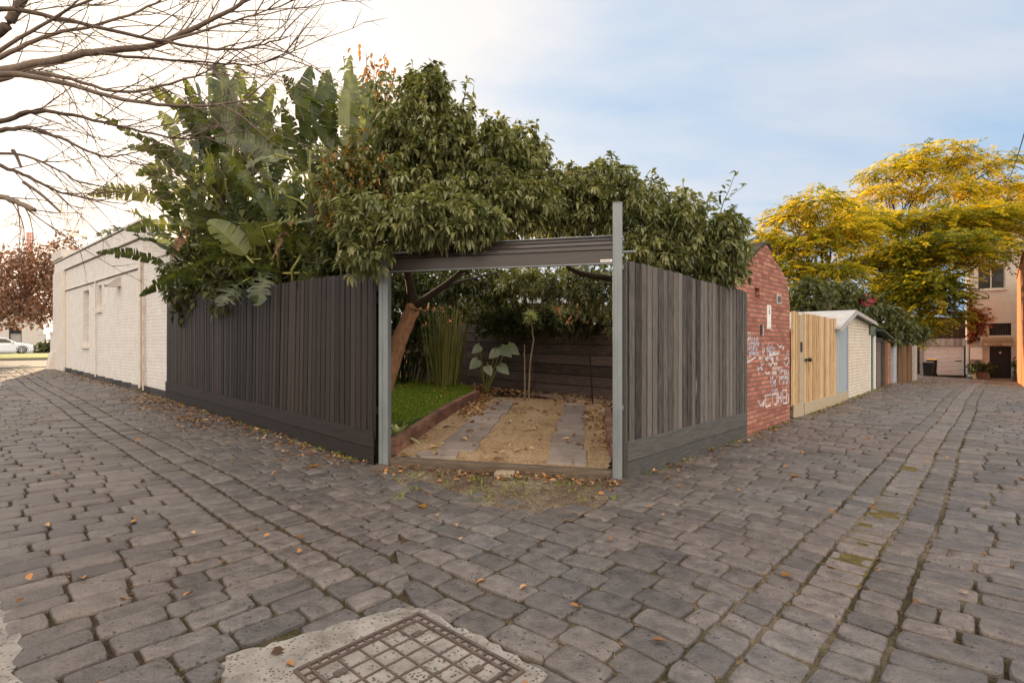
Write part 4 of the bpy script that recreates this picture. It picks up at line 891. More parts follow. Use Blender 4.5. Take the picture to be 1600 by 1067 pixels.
def wheelie(label, u, v, lid, s=1.0):
    p = HL.w(hX(u, 1.0), 1.0); z = float(gz(p[0]))
    o = thing('wheelie_bin', label, 'bin', (p[0], p[1], z), HL.rz, 'wheelie bins at the end of the lane')
    b = MB(); h = 1.0*s
    b.hexa([(-.23, -.24, .06), (.23, -.24, .06), (.23, .24, .06), (-.23, .24, .06), (-.29, -.32, h), (.29, -.32, h), (.29, .32, h), (-.29, .32, h)]); b.build('body', M['bin'], o, bevel=.02)
    b = MB(); b.hexa([(-.31, -.37, h), (.31, -.37, h), (.31, .36, h), (-.31, .36, h), (-.27, -.3, h+.08), (.27, -.3, h+.08), (.27, .3, h+.05), (-.27, .3, h+.05)]); b.build('lid', lid, o, bevel=.02)
    for x in (-.25, .25): MB().tube([(x-.025, -.25, .1), (x+.025, -.25, .1)], .1, 14).build('wheel', M['tyre'], o)
    MB().tube([(-.25, -.40, h-.03), (.25, -.40, h-.03)], .02, 6).build('handle', M['bin'], o)
    return o
wheelie('dark wheelie bin with a yellow lid standing in front of the grey garage door', 1456, 590, M['bin_lid'], 1.12)
o = wheelie('smaller all-dark wheelie bin in front of the yellow-lidded bin', 1450, 592, M['bin_lid_green'], .92); p = HL.w(hX(1450.5, 1.9), 1.9); o.location = (p[0], p[1], float(gz(p[0])))

# ------------------------------------------------------------------ plants
def ell(c, r, n, lo=.55, hi=1.0, upper=0.0):
    """n points in the outer shell of an ellipsoid, with outward normals"""
    d = nrm(rng.normal(0, 1, (n, 3)))
    if upper: d[:, 2] = np.where((d[:, 2] < 0) & (rng.random(n) < upper), -d[:, 2], d[:, 2])
    s = rng.uniform(lo**2, hi**2, n)**.5; r = np.array(r)
    bump = 1+.16*np.sin(d[:, 0]*5+c[0]*3)*np.sin(d[:, 1]*4+c[1])+.10*np.sin(d[:, 2]*9+d[:, 0]*7)
    return np.array(c)+d*r*(s*bump)[:, None], nrm(d/r)
def clustered(blobs, dens, per, L, W, droop, tone_fn=None, lo=.5, inward=.3, spread=1.0, lumps=0):
    """rosettes of drooping leaves over a set of ellipsoids; returns leaf mesh parts"""
    out = []; big = list(blobs)
    for c, r in big if lumps else []:
        P, N = ell(c, r, lumps, .75, .92, .7)
        for p in P: k = rng.uniform(.2, .32)*(r[0]*r[2])**.5; blobs = blobs+[(tuple(p), (k, k, k*.9))]
    for c, r in blobs:
        area = 4*math.pi*((r[0]*r[1])**1.6+(r[0]*r[2])**1.6+(r[1]*r[2])**1.6)**(1/1.6)/3**(1/1.6)
        n = int(area*dens)
        P, N = ell(c, r, n, lo, 1.06); P2, N2 = ell(c, r, int(n*inward), .1, lo+.1)
        P = np.concatenate([P, P2]); N = np.concatenate([N, N2]); n = len(P)
        axis = nrm(N*.9+rng.normal(0, .45, (n, 3))+np.array([0, 0, -.1])); base = np.repeat(P, per, 0); ax = np.repeat(axis, per, 0)
        D = nrm(ax*.65+nrm(rng.normal(0, 1, (n*per, 3)))*spread+np.array([0, 0, -.15]))
        tn = np.repeat(np.clip(rng.normal(.44, .2, n), 0, 1), per)+rng.normal(0, .08, n*per)
        tn = np.clip(tn, 0, .73)
        if tone_fn is not None: tn = tone_fn(base, tn)
        out.append(leaves(base+D*.01, D, L*rng.uniform(.65, 1.2, n*per), W*rng.uniform(.75, 1.2, n*per), np.clip(tn, 0, .99), droop))
    return join(out)
def px(u, v, Y, ru, rv, ry): p = at(u, v, Y); return (tuple(p), (ru*Y/FPX, ry, rv*Y/FPX))
def limb(b, pts, r0, r1, n=8, tone=.5, wig=.0):
    P = [Vector(p) for p in pts]; Q = []
    for i in range(len(P)-1):
        a = P[max(i-1, 0)]; c, d = P[i], P[i+1]; e = P[min(i+2, len(P)-1)]
        for k in range(5):
            s = k/5; Q.append(.5*((2*c)+(d-a)*s+(2*a-5*c+4*d-e)*s*s+(3*c-a-3*d+e)*s**3))
    Q.append(P[-1])
    if wig: Q = [q+Vector(rng.normal(0, wig, 3)) if 0 < i < len(Q)-1 else q for i, q in enumerate(Q)]
    m = len(Q); b.tube(Q, [r0+(r1-r0)*(i/(m-1))**.8 for i in range(m)], n, tone); return Q

# the leaning tree inside the gate, its crown hanging over the roller door
tp = Vector((-2.32, 9.1, .2))
tr = thing('broadleaf_tree', 'dense evergreen tree with a leaning pale trunk, its drooping leaves hanging over the roller door', 'tree', tp)
b = MB()
tk = [at(588, 655, 9.1), at(600, 608, 9.1), at(618, 548, 9.05), at(636, 502, 9.0), at(648, 476, 8.95)]
limb(b, tk, .165, .115, 12, .5, .012)
b.build('trunk', M['bark_pale'], tr, smooth=True, off=tp)
b = MB(); f0 = at(646, 480, 8.95)
limb(b, [f0, at(672, 462, 8.7), at(715, 430, 8.3), at(760, 380, 8.0), at(790, 300, 8.0)], .075, .02, 8)
limb(b, [f0, at(640, 440, 8.8), at(628, 390, 8.5), at(640, 300, 8.0), at(650, 200, 7.8)], .095, .02, 8)
limb(b, [at(634, 415, 8.65), at(610, 370, 8.2), at(570, 320, 7.5)], .07, .015, 6)
limb(b, [at(690, 450, 8.5), at(720, 440, 9.2), at(780, 425, 10)], .05, .015, 6)
limb(b, [at(640, 400, 8.5), at(680, 340, 7.5), at(690, 330, 6.6)], .06, .015, 6)
b.build('limbs', M['bark_dark'], tr, smooth=True, off=tp)
def tone_orange(P, tn):
    d = np.linalg.norm((P-np.array(at(545, 285, 6.9)))*np.array([1, .5, 1]), axis=1); return np.where((d < .65) & (rng.random(len(P)) < .22), .97, tn)
blobs = [px(655, 210, 7.6, 68, 76, .95), px(625, 300, 7.4, 80, 92, .9), px(735, 262, 7.6, 75, 76, .9), px(790, 255, 7.9, 54, 54, .8), px(690, 338, 6.0, 88, 44, .45), px(572, 368, 5.95, 40, 64, .4), px(640, 358, 5.95, 45, 26, .3), px(715, 362, 5.95, 55, 20, .3),
         px(540, 300, 7.0, 45, 55, .55), px(800, 320, 7.6, 75, 60, .8), px(758, 348, 6.0, 32, 25, .3), px(668, 140, 7.7, 36, 28, .5), px(828, 245, 8.1, 28, 40, .4), px(770, 320, 7.3, 60, 45, .6)]
V, T, K = clustered(blobs, 64, 8, .102, .040, .38, tone_orange, lumps=8)
trimesh('crown', V, T, K, M['shrub'], tr, off=tp)
# fine shoots breaking the outline
b = MB(); SP = []; SD = []
for u, v, Y in [(700, 108, 7.7), (738, 140, 7.6), (735, 125, 7.7), (760, 185, 7.7), (808, 185, 7.9), (850, 205, 8), (640, 100, 7.6), (600, 110, 7.6), (565, 200, 7.3), (530, 235, 7), (865, 270, 8), (838, 190, 8)]:
    a = at(u-12, v+55, Y); e = at(u, v, Y)+Vector(rng.normal(0, .05, 3)); m = (a+e)/2+Vector(rng.normal(0, .05, 3)); MB().tube([a, m, e], [.008, .006, .003], 4).build('shoot', M['bark_dark'], tr, off=tp)
    for k in range(14):
        s = rng.uniform(.2, 1); p = a+(e-a)*s; SP.append(p); SD.append(rng.normal(0, .6, 3)+np.array([0, 0, .3]))
V, T, K = leaves(np.array(SP), np.array(SD), .12, .045, rng.uniform(.2, .6, len(SP)), .3); trimesh('shoot_leaves', V, T, K, M['shrub'], tr, off=tp)

tp = Vector((2.35, 9.3, .16))
tr = thing('broadleaf_tree', 'rounded evergreen tree overhanging the short grey paling fence, right of the tall steel post', 'tree', tp)
blobs = [px(905, 325, 8.4, 50, 54, .8), px(960, 318, 8.2, 48, 48, .8), px(1010, 345, 8.0, 66, 58, .8), px(1070, 366, 7.9, 62, 62, .75), px(1110, 390, 8.0, 38, 48, .6), px(1120, 425, 7.9, 33, 22, .35), px(1010, 395, 7.6, 50, 35, .5), px(940, 270, 8.4, 22, 24, .4), px(870, 330, 8.2, 40, 60, .7), px(1128, 405, 7.9, 34, 46, .5), px(1135, 365, 8.2, 24, 34, .5), px(1060, 410, 7.7, 60, 32, .5)]
b = MB(); c0 = at(1000, 440, 9.0)
limb(b, [tp, tp+Vector((.0, 0, .8)), c0, at(985, 400, 8.8), at(970, 330, 8.4)], .13, .03, 9); b.build('trunk', M['bark_dark'], tr, smooth=True, off=tp)
b = MB(); limb(b, [c0, at(1000, 420, 8.8), at(1060, 380, 8.2), at(1110, 380, 8)], .07, .015, 6); limb(b, [c0, at(890, 420, 9), at(870, 340, 8.3)], .07, .015, 6); b.build('limbs', M['bark_dark'], tr, smooth=True, off=tp)
V, T, K = clustered(blobs, 60, 8, .098, .038, .38, lumps=8); trimesh('crown', V, T, K, M['shrub'], tr, off=tp)
b = MB(); SP = []; SD = []
for u, v, Y in [(1020, 262, 8), (1068, 282, 8), (1110, 305, 8), (985, 258, 8.2), (880, 255, 8.2), (955, 240, 8.3), (1150, 345, 8)]:
    a = at(u-6, v+35, Y); e = at(u, v, Y); MB().tube([a, (a+e)/2+Vector((.02, 0, 0)), e], [.007, .005, .003], 4).build('shoot', M['bark_dark'], tr, off=tp)
    for k in range(10): SP.append(a+(e-a)*rng.uniform(.2, 1)); SD.append(rng.normal(0, .6, 3)+np.array([0, 0, .3]))
V, T, K = leaves(np.array(SP), np.array(SD), .11, .04, rng.uniform(.2, .6, len(SP)), .3); trimesh('shoot_leaves', V, T, K, M['shrub'], tr, off=tp)
# a single long shoot against the sky over the brick gable
tp = at(1118, 440, 8.3)
tr = thing('sapling', 'single thin leafy shoot standing against the sky above the brick gable', 'plant', (tp.x, tp.y, .2))
b = MB(); ln = [Vector((tp.x, tp.y, .2)), at(1116, 400, 8.3), at(1128, 325, 8.3), at(1138, 300, 8.3), at(1150, 268, 8.3)]
Q = limb(b, ln, .014, .003, 5); b.tube([at(1132, 315, 8.3), at(1152, 298, 8.3), at(1168, 288, 8.3)], [.005, .004, .002], 4); b.build('stem', M['bark_dark'], tr, off=(tp.x, tp.y, .2))
SP = [at(u, v, 8.3) for u, v in ((1128, 325), (1130, 312), (1136, 303), (1140, 292), (1143, 284), (1147, 276), (1150, 268), (1146, 300), (1152, 297), (1158, 293), (1163, 290), (1168, 288), (1140, 306), (1133, 296), (1150, 274))]
V, T, K = leaves(np.array(SP), np.column_stack([rng.choice([-1, 1], 15)*rng.uniform(.4, 1, 15), rng.normal(0, .3, 15), rng.uniform(-.2, .7, 15)]), .11, .045, rng.uniform(.1, .5, 15), .1); trimesh('leaves', V, T, K, M['shrub'], tr, off=(tp.x, tp.y, .2))
# thin shrub with turning leaves behind the tree top
tp = at(590, 470, 9.2); tp.z = .3
tr = thing('tall_shrub', 'thin shrub with orange turning leaves rising between the banana-like leaves and the evergreen tree', 'shrub', tp)
b = MB(); SP = []
for u, v in ((572, 82), (585, 95), (600, 90), (612, 110), (590, 130), (570, 130)):
    a = at(592, 300, 9.2)+Vector(rng.normal(0, .1, 3)); e = at(u, v, 9.2); q = limb(b, [tp, a, a+(e-a)*.6+Vector(rng.normal(0, .06, 3)), e], .02, .004, 5)
    for k in range(46): s = rng.uniform(.5, 1); SP.append(a+(e-a)*s+Vector(rng.normal(0, .09, 3)))
b.build('stems', M['bark_dark'], tr, off=tp); n = len(SP)
V, T, K = leaves(np.array(SP), rng.normal(0, .6, (n, 3))+np.array([0, 0, -.5]), .11, .05, rng.random(n), .3); trimesh('foliage', V, T, K, M['orange_leaf'], tr, off=tp)

# giant bird of paradise clumps: paddle leaves split into fingers
def paddle(base, d, L, W, droop, tone, out, roll=0.0, split=.55, n=34, cup=.35):
    base = np.array(base, float); d = nrm(np.array(d, float)); g = np.array([0, 0, -1.])
    ts = np.linspace(0, 1, n+1); mid = base+np.outer(ts*L, d)+np.outer(ts**2*L*droop, g)
    tan = nrm(np.gradient(mid, axis=0)); S = nrm(np.cross(tan, np.array([0, 0, 1.])+1e-3)); N = np.cross(S, tan)
    cr, sr = math.cos(roll), math.sin(roll); S, N = S*cr+N*sr, N*cr-S*sr
    wd = W*np.sin(np.pi*np.clip(ts, .0, 1)**.72)**.62*.5
    V = []; T = []; KT = []
    for side in (-1, 1):
        i = 0; ang = cup*rng.uniform(.4, 1.2)
        while i < n:
            k = min(n-i, int(rng.integers(1, 4)) if rng.random() < split else int(rng.integers(3, 8)))
            a = ang+rng.normal(0, .28 if split > .3 else .1); sweep = rng.uniform(.10, .32); torn = rng.uniform(.86, 1.0)
            hang = rng.uniform(0, .45)*split; kt = rng.normal(0, .09)
            for j in range(i, i+k):
                q = []; kj = kt+rng.normal(0, .07)
                for jj, edge in ((j, 0), (j+1, 1)):
                    gp = .0
                    if j == i and edge == 0: gp = .12
                    if j == i+k-1 and edge == 1: gp = -.12
                    sd = S[jj]*side*math.cos(a)+N[jj]*math.sin(a)+tan[jj]*(sweep+gp*split)
                    m_ = mid[jj]; q += [m_, m_+sd*wd[jj]*.55*torn, m_+sd*wd[jj]*torn+g*hang*wd[jj]]
                o = len(V); V += q; KT += [kj+.24, kj, kj-.05]*2
                T += [(o, o+3, o+4), (o, o+4, o+1), (o+1, o+4, o+5), (o+1, o+5, o+2)] if side > 0 else [(o, o+4, o+3), (o, o+1, o+4), (o+1, o+5, o+4), (o+1, o+2, o+5)]
            i += k
    out.append((np.array(V), np.array(T), np.clip(np.array(KT)+tone, 0, .99)))
    return mid
def inside(p, m=.35):
    p = Vector(p); n_ = Vector((dL[1], -dL[0], 0)); q = (p-Vector((F0[0], F0[1], 0))).dot(n_)
    return p+n_*max(0, m-q)
def strel(name, label, base, crowns, hero=(), low=0, seed=1, dead=0):
    global rng
    keep = rng; rng = np.random.default_rng(seed); base = Vector(base)
    o = thing(name, label, 'plant', base); out = []; st = MB(); dd = []; stems = MB()
    for c, n, L in crowns:
        c = Vector(c); a0 = rng.uniform(0, 6.28)
        limb(stems, [inside((base.x+.4*(c.x-base.x)+abs(rng.normal(0, .12)), base.y+abs(rng.normal(0, .15)), base.z)), inside(tuple(base*.3+c*.7)[:2]+((base.z+c.z)/2,)), inside(c)], .13, .09, 9, rng.random())
        for k in range(n):
            q = a0+2*math.pi*k*.382; el = R(88)-R(84)*((k+.5)/n)**1.15
            h = Vector((math.cos(q)*math.cos(el), math.sin(q)*math.cos(el), math.sin(el)))
            pl = L*rng.uniform(.55, .95); p0 = c-Vector((0, 0, .25*k/n)); p1 = p0+h*pl*.5+Vector((0, 0, .12*pl)); p2 = p0+h*pl
            st.tube([p0, p1, p2], [.035, .026, .018], 5, rng.uniform(.3, .9))
            paddle(p2, h+Vector((0, 0, .12)), L*rng.uniform(.85, 1.3), L*rng.uniform(.30, .42), rng.uniform(.1, .5)+.35*max(0, .5-el), float(np.clip(rng.normal(.5, .2), 0, 1)), out, rng.normal(0, .7), rng.uniform(.45, 1.0))
    for (b0, b1, Wd, dr, rl, tn, sp) in hero:
        b0, b1 = Vector(b0), Vector(b1); L = (b1-b0).length; dv = (b1-b0)/L+Vector((0, 0, dr))
        st.tube([inside((b0.x*.5+base.x*.5, b0.y*.5+base.y*.5+.2, max(base.z, b0.z-1.0))), b0-dv*.25, b0], [.03, .025, .018], 5, .6)
        paddle(b0, dv, L, Wd, dr, tn, out, rl, sp)
    for k in range(dead):
        c = Vector(crowns[k % len(crowns)][0]); q = rng.uniform(0, 6.28); p = c+Vector((math.cos(q)*.25, math.sin(q)*.25, rng.uniform(-.7, -.1)))
        paddle(p, Vector((math.cos(q)*.5, math.sin(q)*.5, -.6)), rng.uniform(.4, .7), .2, .5, rng.random(), dd, rng.normal(0, 1), .9)
    V, T, K = join(out); trimesh('foliage', V, T, K, M['strelitzia'], o, off=base)
    st.build('leaf_stalks', M['reed'], o, smooth=True, off=base); stems.build('trunk', M['bark_dark'], o, smooth=True, off=base)
    if dd: V, T, K = join(dd); trimesh('dead_leaves', V, T, K, M['dead_leaf'], o, off=base)
    rng = keep; return o
Ya = 11.0
strel('bird_of_paradise', 'tallest clump of banana-like leaves behind the black fence, fanning up to the bare branches', (*at(350, 540, Ya)[:2], .3),
      [(at(345, 300, Ya), 16, 1.3), (at(385, 270, Ya+.5), 15, 1.3), (at(315, 320, Ya), 13, 1.2), (at(360, 350, Ya-.1), 12, 1.1), (at(330, 250, Ya+.4), 12, 1.1), (at(420, 310, Ya), 12, 1.1)], seed=3, dead=9,
      hero=[(at(360, 250, Ya-.6), at(340, 95, Ya-.6), .6, .0, .9, .55, .3), (at(390, 260, Ya-.6), at(430, 125, Ya-.6), .55, .05, .4, .6, .3), (at(330, 240, Ya-.6), at(300, 110, Ya-.5), .55, .05, -.5, .5, .3), (at(365, 230, Ya-.8), at(375, 110, Ya-.8), .6, .02, .3, .6, .4), (at(405, 230, Ya-.8), at(440, 205, Ya-.9), .6, .15, .9, .75, .4)])
Yb = 8.9
strel('bird_of_paradise', 'clump of upright banana-like leaves beside the evergreen tree, one pale leaf standing straight', (*at(520, 560, Yb)[:2], .25),
      [(at(515, 270, Yb), 12, 1.0), (at(545, 240, Yb+.4), 11, 1.05), (at(490, 320, Yb), 8, .95)], seed=11, dead=5,
      hero=[(at(545, 255, Yb-.8), at(548, 85, Yb-.8), .34, .0, 1.3, .9, .35), (at(560, 250, Yb-.7), at(583, 120, Yb-.7), .5, .03, .5, .8, .3), (at(485, 235, Yb-.6), at(488, 100, Yb-.6), .6, .02, .2, .45, .15), (at(510, 230, Yb-.7), at(515, 105, Yb-.7), .55, .03, .4, .5, .3), (at(505, 290, Yb-.9), at(530, 200, Yb-1), .6, .1, .5, .2, .9), (at(575, 270, Yb-.6), at(615, 190, Yb-.6), .55, .1, .5, .7, .3)])
Yc = 12.3
strel('bird_of_paradise', 'leftmost clump of banana-like leaves, arching out in front of the white building', (*at(285, 560, Yc)[:2], .35),
      [(at(300, 375, Yc-.2), 15, 1.1), (at(310, 415, Yc-.4), 12, 1.0), (at(315, 440, Yc-.2), 8, .7)], seed=23, dead=3,
      hero=[(at(280, 370, Yc-.5), at(235, 285, Yc-.5), .42, .25, .3, .45, .95), (at(275, 345, Yc-.5), at(238, 245, Yc-.6), .42, .25, .3, .5, .95), (at(275, 390, Yc-.5), at(215, 330, Yc-.5), .36, .2, .2, .35, .95), (at(270, 300, Yc-.3), at(255, 225, Yc-.4), .5, .2, .2, .5, .9)])
Yd = 9.5
strel('bird_of_paradise', 'lower clump of broad banana-like leaves leaning over the top of the left fence', (*at(440, 580, Yd)[:2], .25),
      [(at(400, 415, Yd+.5), 13, 1.0), (at(460, 400, Yd+.2), 13, .95), (at(350, 430, Yd+.9), 12, .95), (at(505, 420, Yd-.3), 11, .8), (at(430, 350, Yd+.6), 11, .9), (at(385, 370, Yd+.9), 11, .9), (at(325, 435, Yd+1.9), 10, .8)], seed=31, dead=2,
      hero=[(at(385, 400, Yd-.6), at(318, 340, Yd-.9), .62, .12, .9, 1.0, .2), (at(370, 380, Yd-.4), at(450, 352, Yd-1), .5, .1, .5, .85, .3), (at(420, 345, Yd-.6), at(375, 262, Yd-.7), .75, .05, .3, .8, .7), (at(430, 350, Yd-1.0), at(490, 348, Yd-1.2), .5, .2, -.4, .9, .85), (at(470, 400, Yd-.9), at(520, 330, Yd-1), .5, .1, .6, .6, .5), (at(380, 440, Yd-.6), at(350, 475, Yd-1.0), .5, .3, .3, .3, .9), (at(500, 420, Yd-1.3), at(470, 455, Yd-1.7), .42, .1, .9, .35, .2), (at(420, 420, Yd-.8), at(405, 470, Yd-1.2), .5, .3, .3, .3, .9), (at(520, 400, Yd-1), at(560, 350, Yd-1), .5, .1, .5, .6, .5)])
# dark undergrowth filling the left bed behind the fence
def mound(name, label, cat, blobs, dens, L, W, mat, base, per=6, tone_fn=None, droop=.3, group=None, spread=1.0, inward=.4):
    o = thing(name, label, cat, base, group=group); V, T, K = clustered(blobs, dens, per, L, W, droop, tone_fn, spread=spread, inward=inward)
    trimesh('foliage', V, T, K, mat, o, off=base); return o
def stems_of(o, base, tops, r=.02, mat=None):
    b = MB()
    base = tuple(base)
    for p in tops: b.tube([base, (Vector(base)+Vector(p))/2+Vector(rng.normal(0, .05, 3)), p], [r, r*.8, r*.4], 5)
    b.build('stems', mat or M['bark_dark'], o, off=base)
B = (*at(420, 560, 9.6)[:2], .2); o = mound('shrub', 'dark leafy undergrowth shrub showing just above the left fence top', 'shrub', [px(430, 440, 9.9, 120, 65, .6), px(330, 440, 11.4, 75, 65, .6), px(545, 420, 8.4, 60, 80, .6), px(480, 380, 9.9, 60, 60, .5)], 40, .16, .07, M['hedge'], B); stems_of(o, B, [at(430, 450, 9.6), at(340, 450, 10.6), at(540, 450, 8.2)])

# garden plants seen through the gate
B = (-3.0, 14.6, zg(14.6)); o = mound('hedge', 'tall dark leafy screen at the back left of the garden behind the leaning trunk', 'hedge', [px(640, 500, 14.2, 45, 75, .8), px(560, 500, 14.4, 60, 90, .8), px(720, 490, 15.6, 70, 60, .7), px(640, 430, 12.8, 70, 50, 1.0), px(720, 440, 12, 70, 34, .7), px(800, 445, 12.4, 70, 32, .6)], 26, .15, .07, M['hedge'], B); stems_of(o, B, [at(630, 450, 14), at(700, 450, 15), at(560, 460, 14)])
B = (-.6, 14.7, zg(14.7)); o = mound('climbing_plant', 'leafy creeper spilling over the top of the dark horizontal board fence', 'climber', [px(800, 497, 13.1, 45, 28, .45), px(850, 496, 12.6, 45, 28, .4), px(905, 500, 12.0, 40, 26, .35), px(770, 488, 13.6, 40, 34, .45), px(935, 488, 11.7, 26, 20, .3)], 62, .11, .05, M['hedge'], B, tone_fn=lambda P, tn: np.clip(tn+.35*(P[:, 2] > 2.2), 0, 1)); stems_of(o, B, [at(800, 490, 13.9), at(880, 490, 12.9)], .015)  # upper leaves get a lighter tone, light on the creeper's top put into colour
B = (1.7, 11.2, .2); o = mound('shrub', 'dark shrub behind the tall steel post, leaves hanging below the roller door', 'shrub', [px(925, 450, 9.8, 55, 42, .6), px(880, 440, 10.4, 55, 30, .6), px(820, 440, 11, 45, 24, .5), px(968, 480, 10.6, 22, 45, .4)], 42, .13, .05, M['shrub'], B); stems_of(o, B, [at(920, 460, 10)])
def reeds(label, cx, cy, n, h, sp, seed, mat, wid=.045):
    z = zg(cy); o = thing('reed_clump', label, 'plant', (cx, cy, z)); r = np.random.default_rng(seed); b = MB()
    for k in range(n):
        q = r.uniform(0, 6.28); s = r.uniform(0, sp); p = Vector((cx+math.cos(q)*s*.5, cy+math.sin(q)*s*.5, z)); hh = h*r.uniform(.6, 1.05); e = p+Vector((math.cos(q)*s*.42+r.normal(0, .08), math.sin(q)*s*.42, hh)); m_ = (p+e)/2+Vector((0, 0, hh*.05))
        b.tube([p, m_, e], [wid*.4, wid*.42, .004], 4, r.random())
    b.build('stalks', mat, o); [setattr(c, 'location', (-cx, -cy, -z)) for c in o.children]; return o
reeds('clump of tall upright green stalks beside the leaning trunk at the back of the lawn', -1.75, 13.6, 120, 2.15, .75, 4, M['reed'], .032)
reeds('darker clump of shorter stalks left of the tall green stalks', -2.95, 14.2, 60, 1.5, 1.1, 5, M['hedge'], .04)
def ear_plant():
    cx, cy = -.62, 12.7; z = zg(cy); o = thing('elephant_ear', 'elephant ear plant with broad pale grey-green leaves against the dark boards', 'plant', (cx, cy, z)); st = MB(); out = []
    for u, v, s, q in ((745, 565, .28, -2.4), (762, 575, .25, -1.2), (785, 545, .34, -.5), (796, 542, .34, .1), (783, 573, .30, -.6), (748, 543, .24, 2.6), (775, 550, .26, -2.6)):
        p = at(u, v, cy-.3+rng.uniform(-.2, .2)); st.tube([(cx, cy, z), (p.x*.6+cx*.4, (p.y+cy)/2, (p.z+z)/2+.2), p+Vector((0, 0, .12)), p], .012, 5)
        d = Vector((math.cos(q)*.7, -.45, -.55)).normalized(); S_ = d.cross(Vector((.2, -1, .3))).normalized(); N_ = S_.cross(d)
        pts = [(-.25, .0), (-.32, .28), (.0, .46), (.4, .36), (.75, .16), (1, 0), (.75, -.16), (.4, -.36), (0, -.46), (-.32, -.28)]
        V_ = [p]+[p+d*a*s+S_*c*s+N_*(-.12*abs(c))*s for a, c in pts]; out.append((np.array(V_), np.array([(0, i+1, (i+1) % 10+1) for i in range(10)]), np.full(11, rng.uniform(.4, 1))))
    V, T, K = join(out); trimesh('leaves', V, T, K, M['ear'], o, off=(cx, cy, z)); st.build('stalks', M['reed'], o, off=(cx, cy, z))
ear_plant()
def yucca():
    p0 = at(826, 604, 11.7); z = zg(11.7); base = Vector((p0.x, 11.7, z)); o = thing('spindly_yucca', 'spindly bare-stemmed plant topped by one pale spiky rosette, before the dark boards', 'plant', base)
    tp_ = at(829, 494, 11.7); b = MB(); limb(b, [base, at(828, 570, 11.7), at(833, 530, 11.7), tp_], .022, .012, 6, wig=.006); limb(b, [base+Vector((-.08, 0, 0)), at(820, 560, 11.7), at(819, 538, 11.7)], .018, .008, 6, wig=.006)
    b.build('stem', M['stone'], o, off=base)
    D = nrm(rng.normal(0, 1, (70, 3))+np.array([0, -.3, .25])); V, T, K = leaves(np.tile(np.array(tp_), (70, 1)), D, rng.uniform(.16, .27, 70), .028, rng.random(70), .18); trimesh('rosette', V, T, K, M['yucca'], o, off=base)
yucca()
def spider(label, cx, cy, n, L, mat):
    z = zg(cy)+.0; o = thing('spider_plant', label, 'plant', (cx, cy, z)); out = []
    for k in range(n):
        q = rng.uniform(0, 6.28); el = rng.uniform(.5, 1.4); d = np.array([math.cos(q)*math.cos(el), math.sin(q)*math.cos(el), math.sin(el)]); l = L*rng.uniform(.6, 1.1)
        ts = np.linspace(0, 1, 6); P = np.array([cx, cy, z])+np.outer(ts*l, d)+np.outer(ts**2.2*l*.5, [0, 0, -1.]); S_ = nrm(np.cross(d, [0, 0, 1.])); w_ = .02*np.sin(np.pi*np.clip(ts*.85+.12, 0, 1))
        V_ = np.concatenate([P-S_*w_[:, None], P+S_*w_[:, None]]); T_ = [(i, i+1, i+7) for i in range(5)]+[(i, i+7, i+6) for i in range(5)]; out.append((V_, np.array(T_), np.full(12, rng.random())))
    V, T, K = join(out); trimesh('leaves', V, T, K, mat, o, off=(cx, cy, z)); return o
spider('small variegated strap-leaved plant in the soil beside the brick edging and left post', -1.60, 7.5, 44, .5, M['yucca'])

# house seen dimly behind the garden
rh = thing('house', 'red brick house wall with a white downpipe, glimpsed behind the creeper through the gate', 'house', (-2, 19.8, .4))
b = MB().box(-2, 5, 0, 4, -.4, 2.55); b.build('wall', M['obrick'], rh); MB().tube([(2.9, -.08, -.3), (2.9, -.08, 2.5)], .07, 10).build('downpipe', M['white'], rh)
MB().prism([(-.5, 2.551), (4.3, 2.551), (2, 3.7)], -.3, 4.3, axis='x').build('roof', M['roof'], rh); rh.children[-1].rotation_euler = (0, 0, 0)
rh.children[-1].scale = (1, 1, 1)

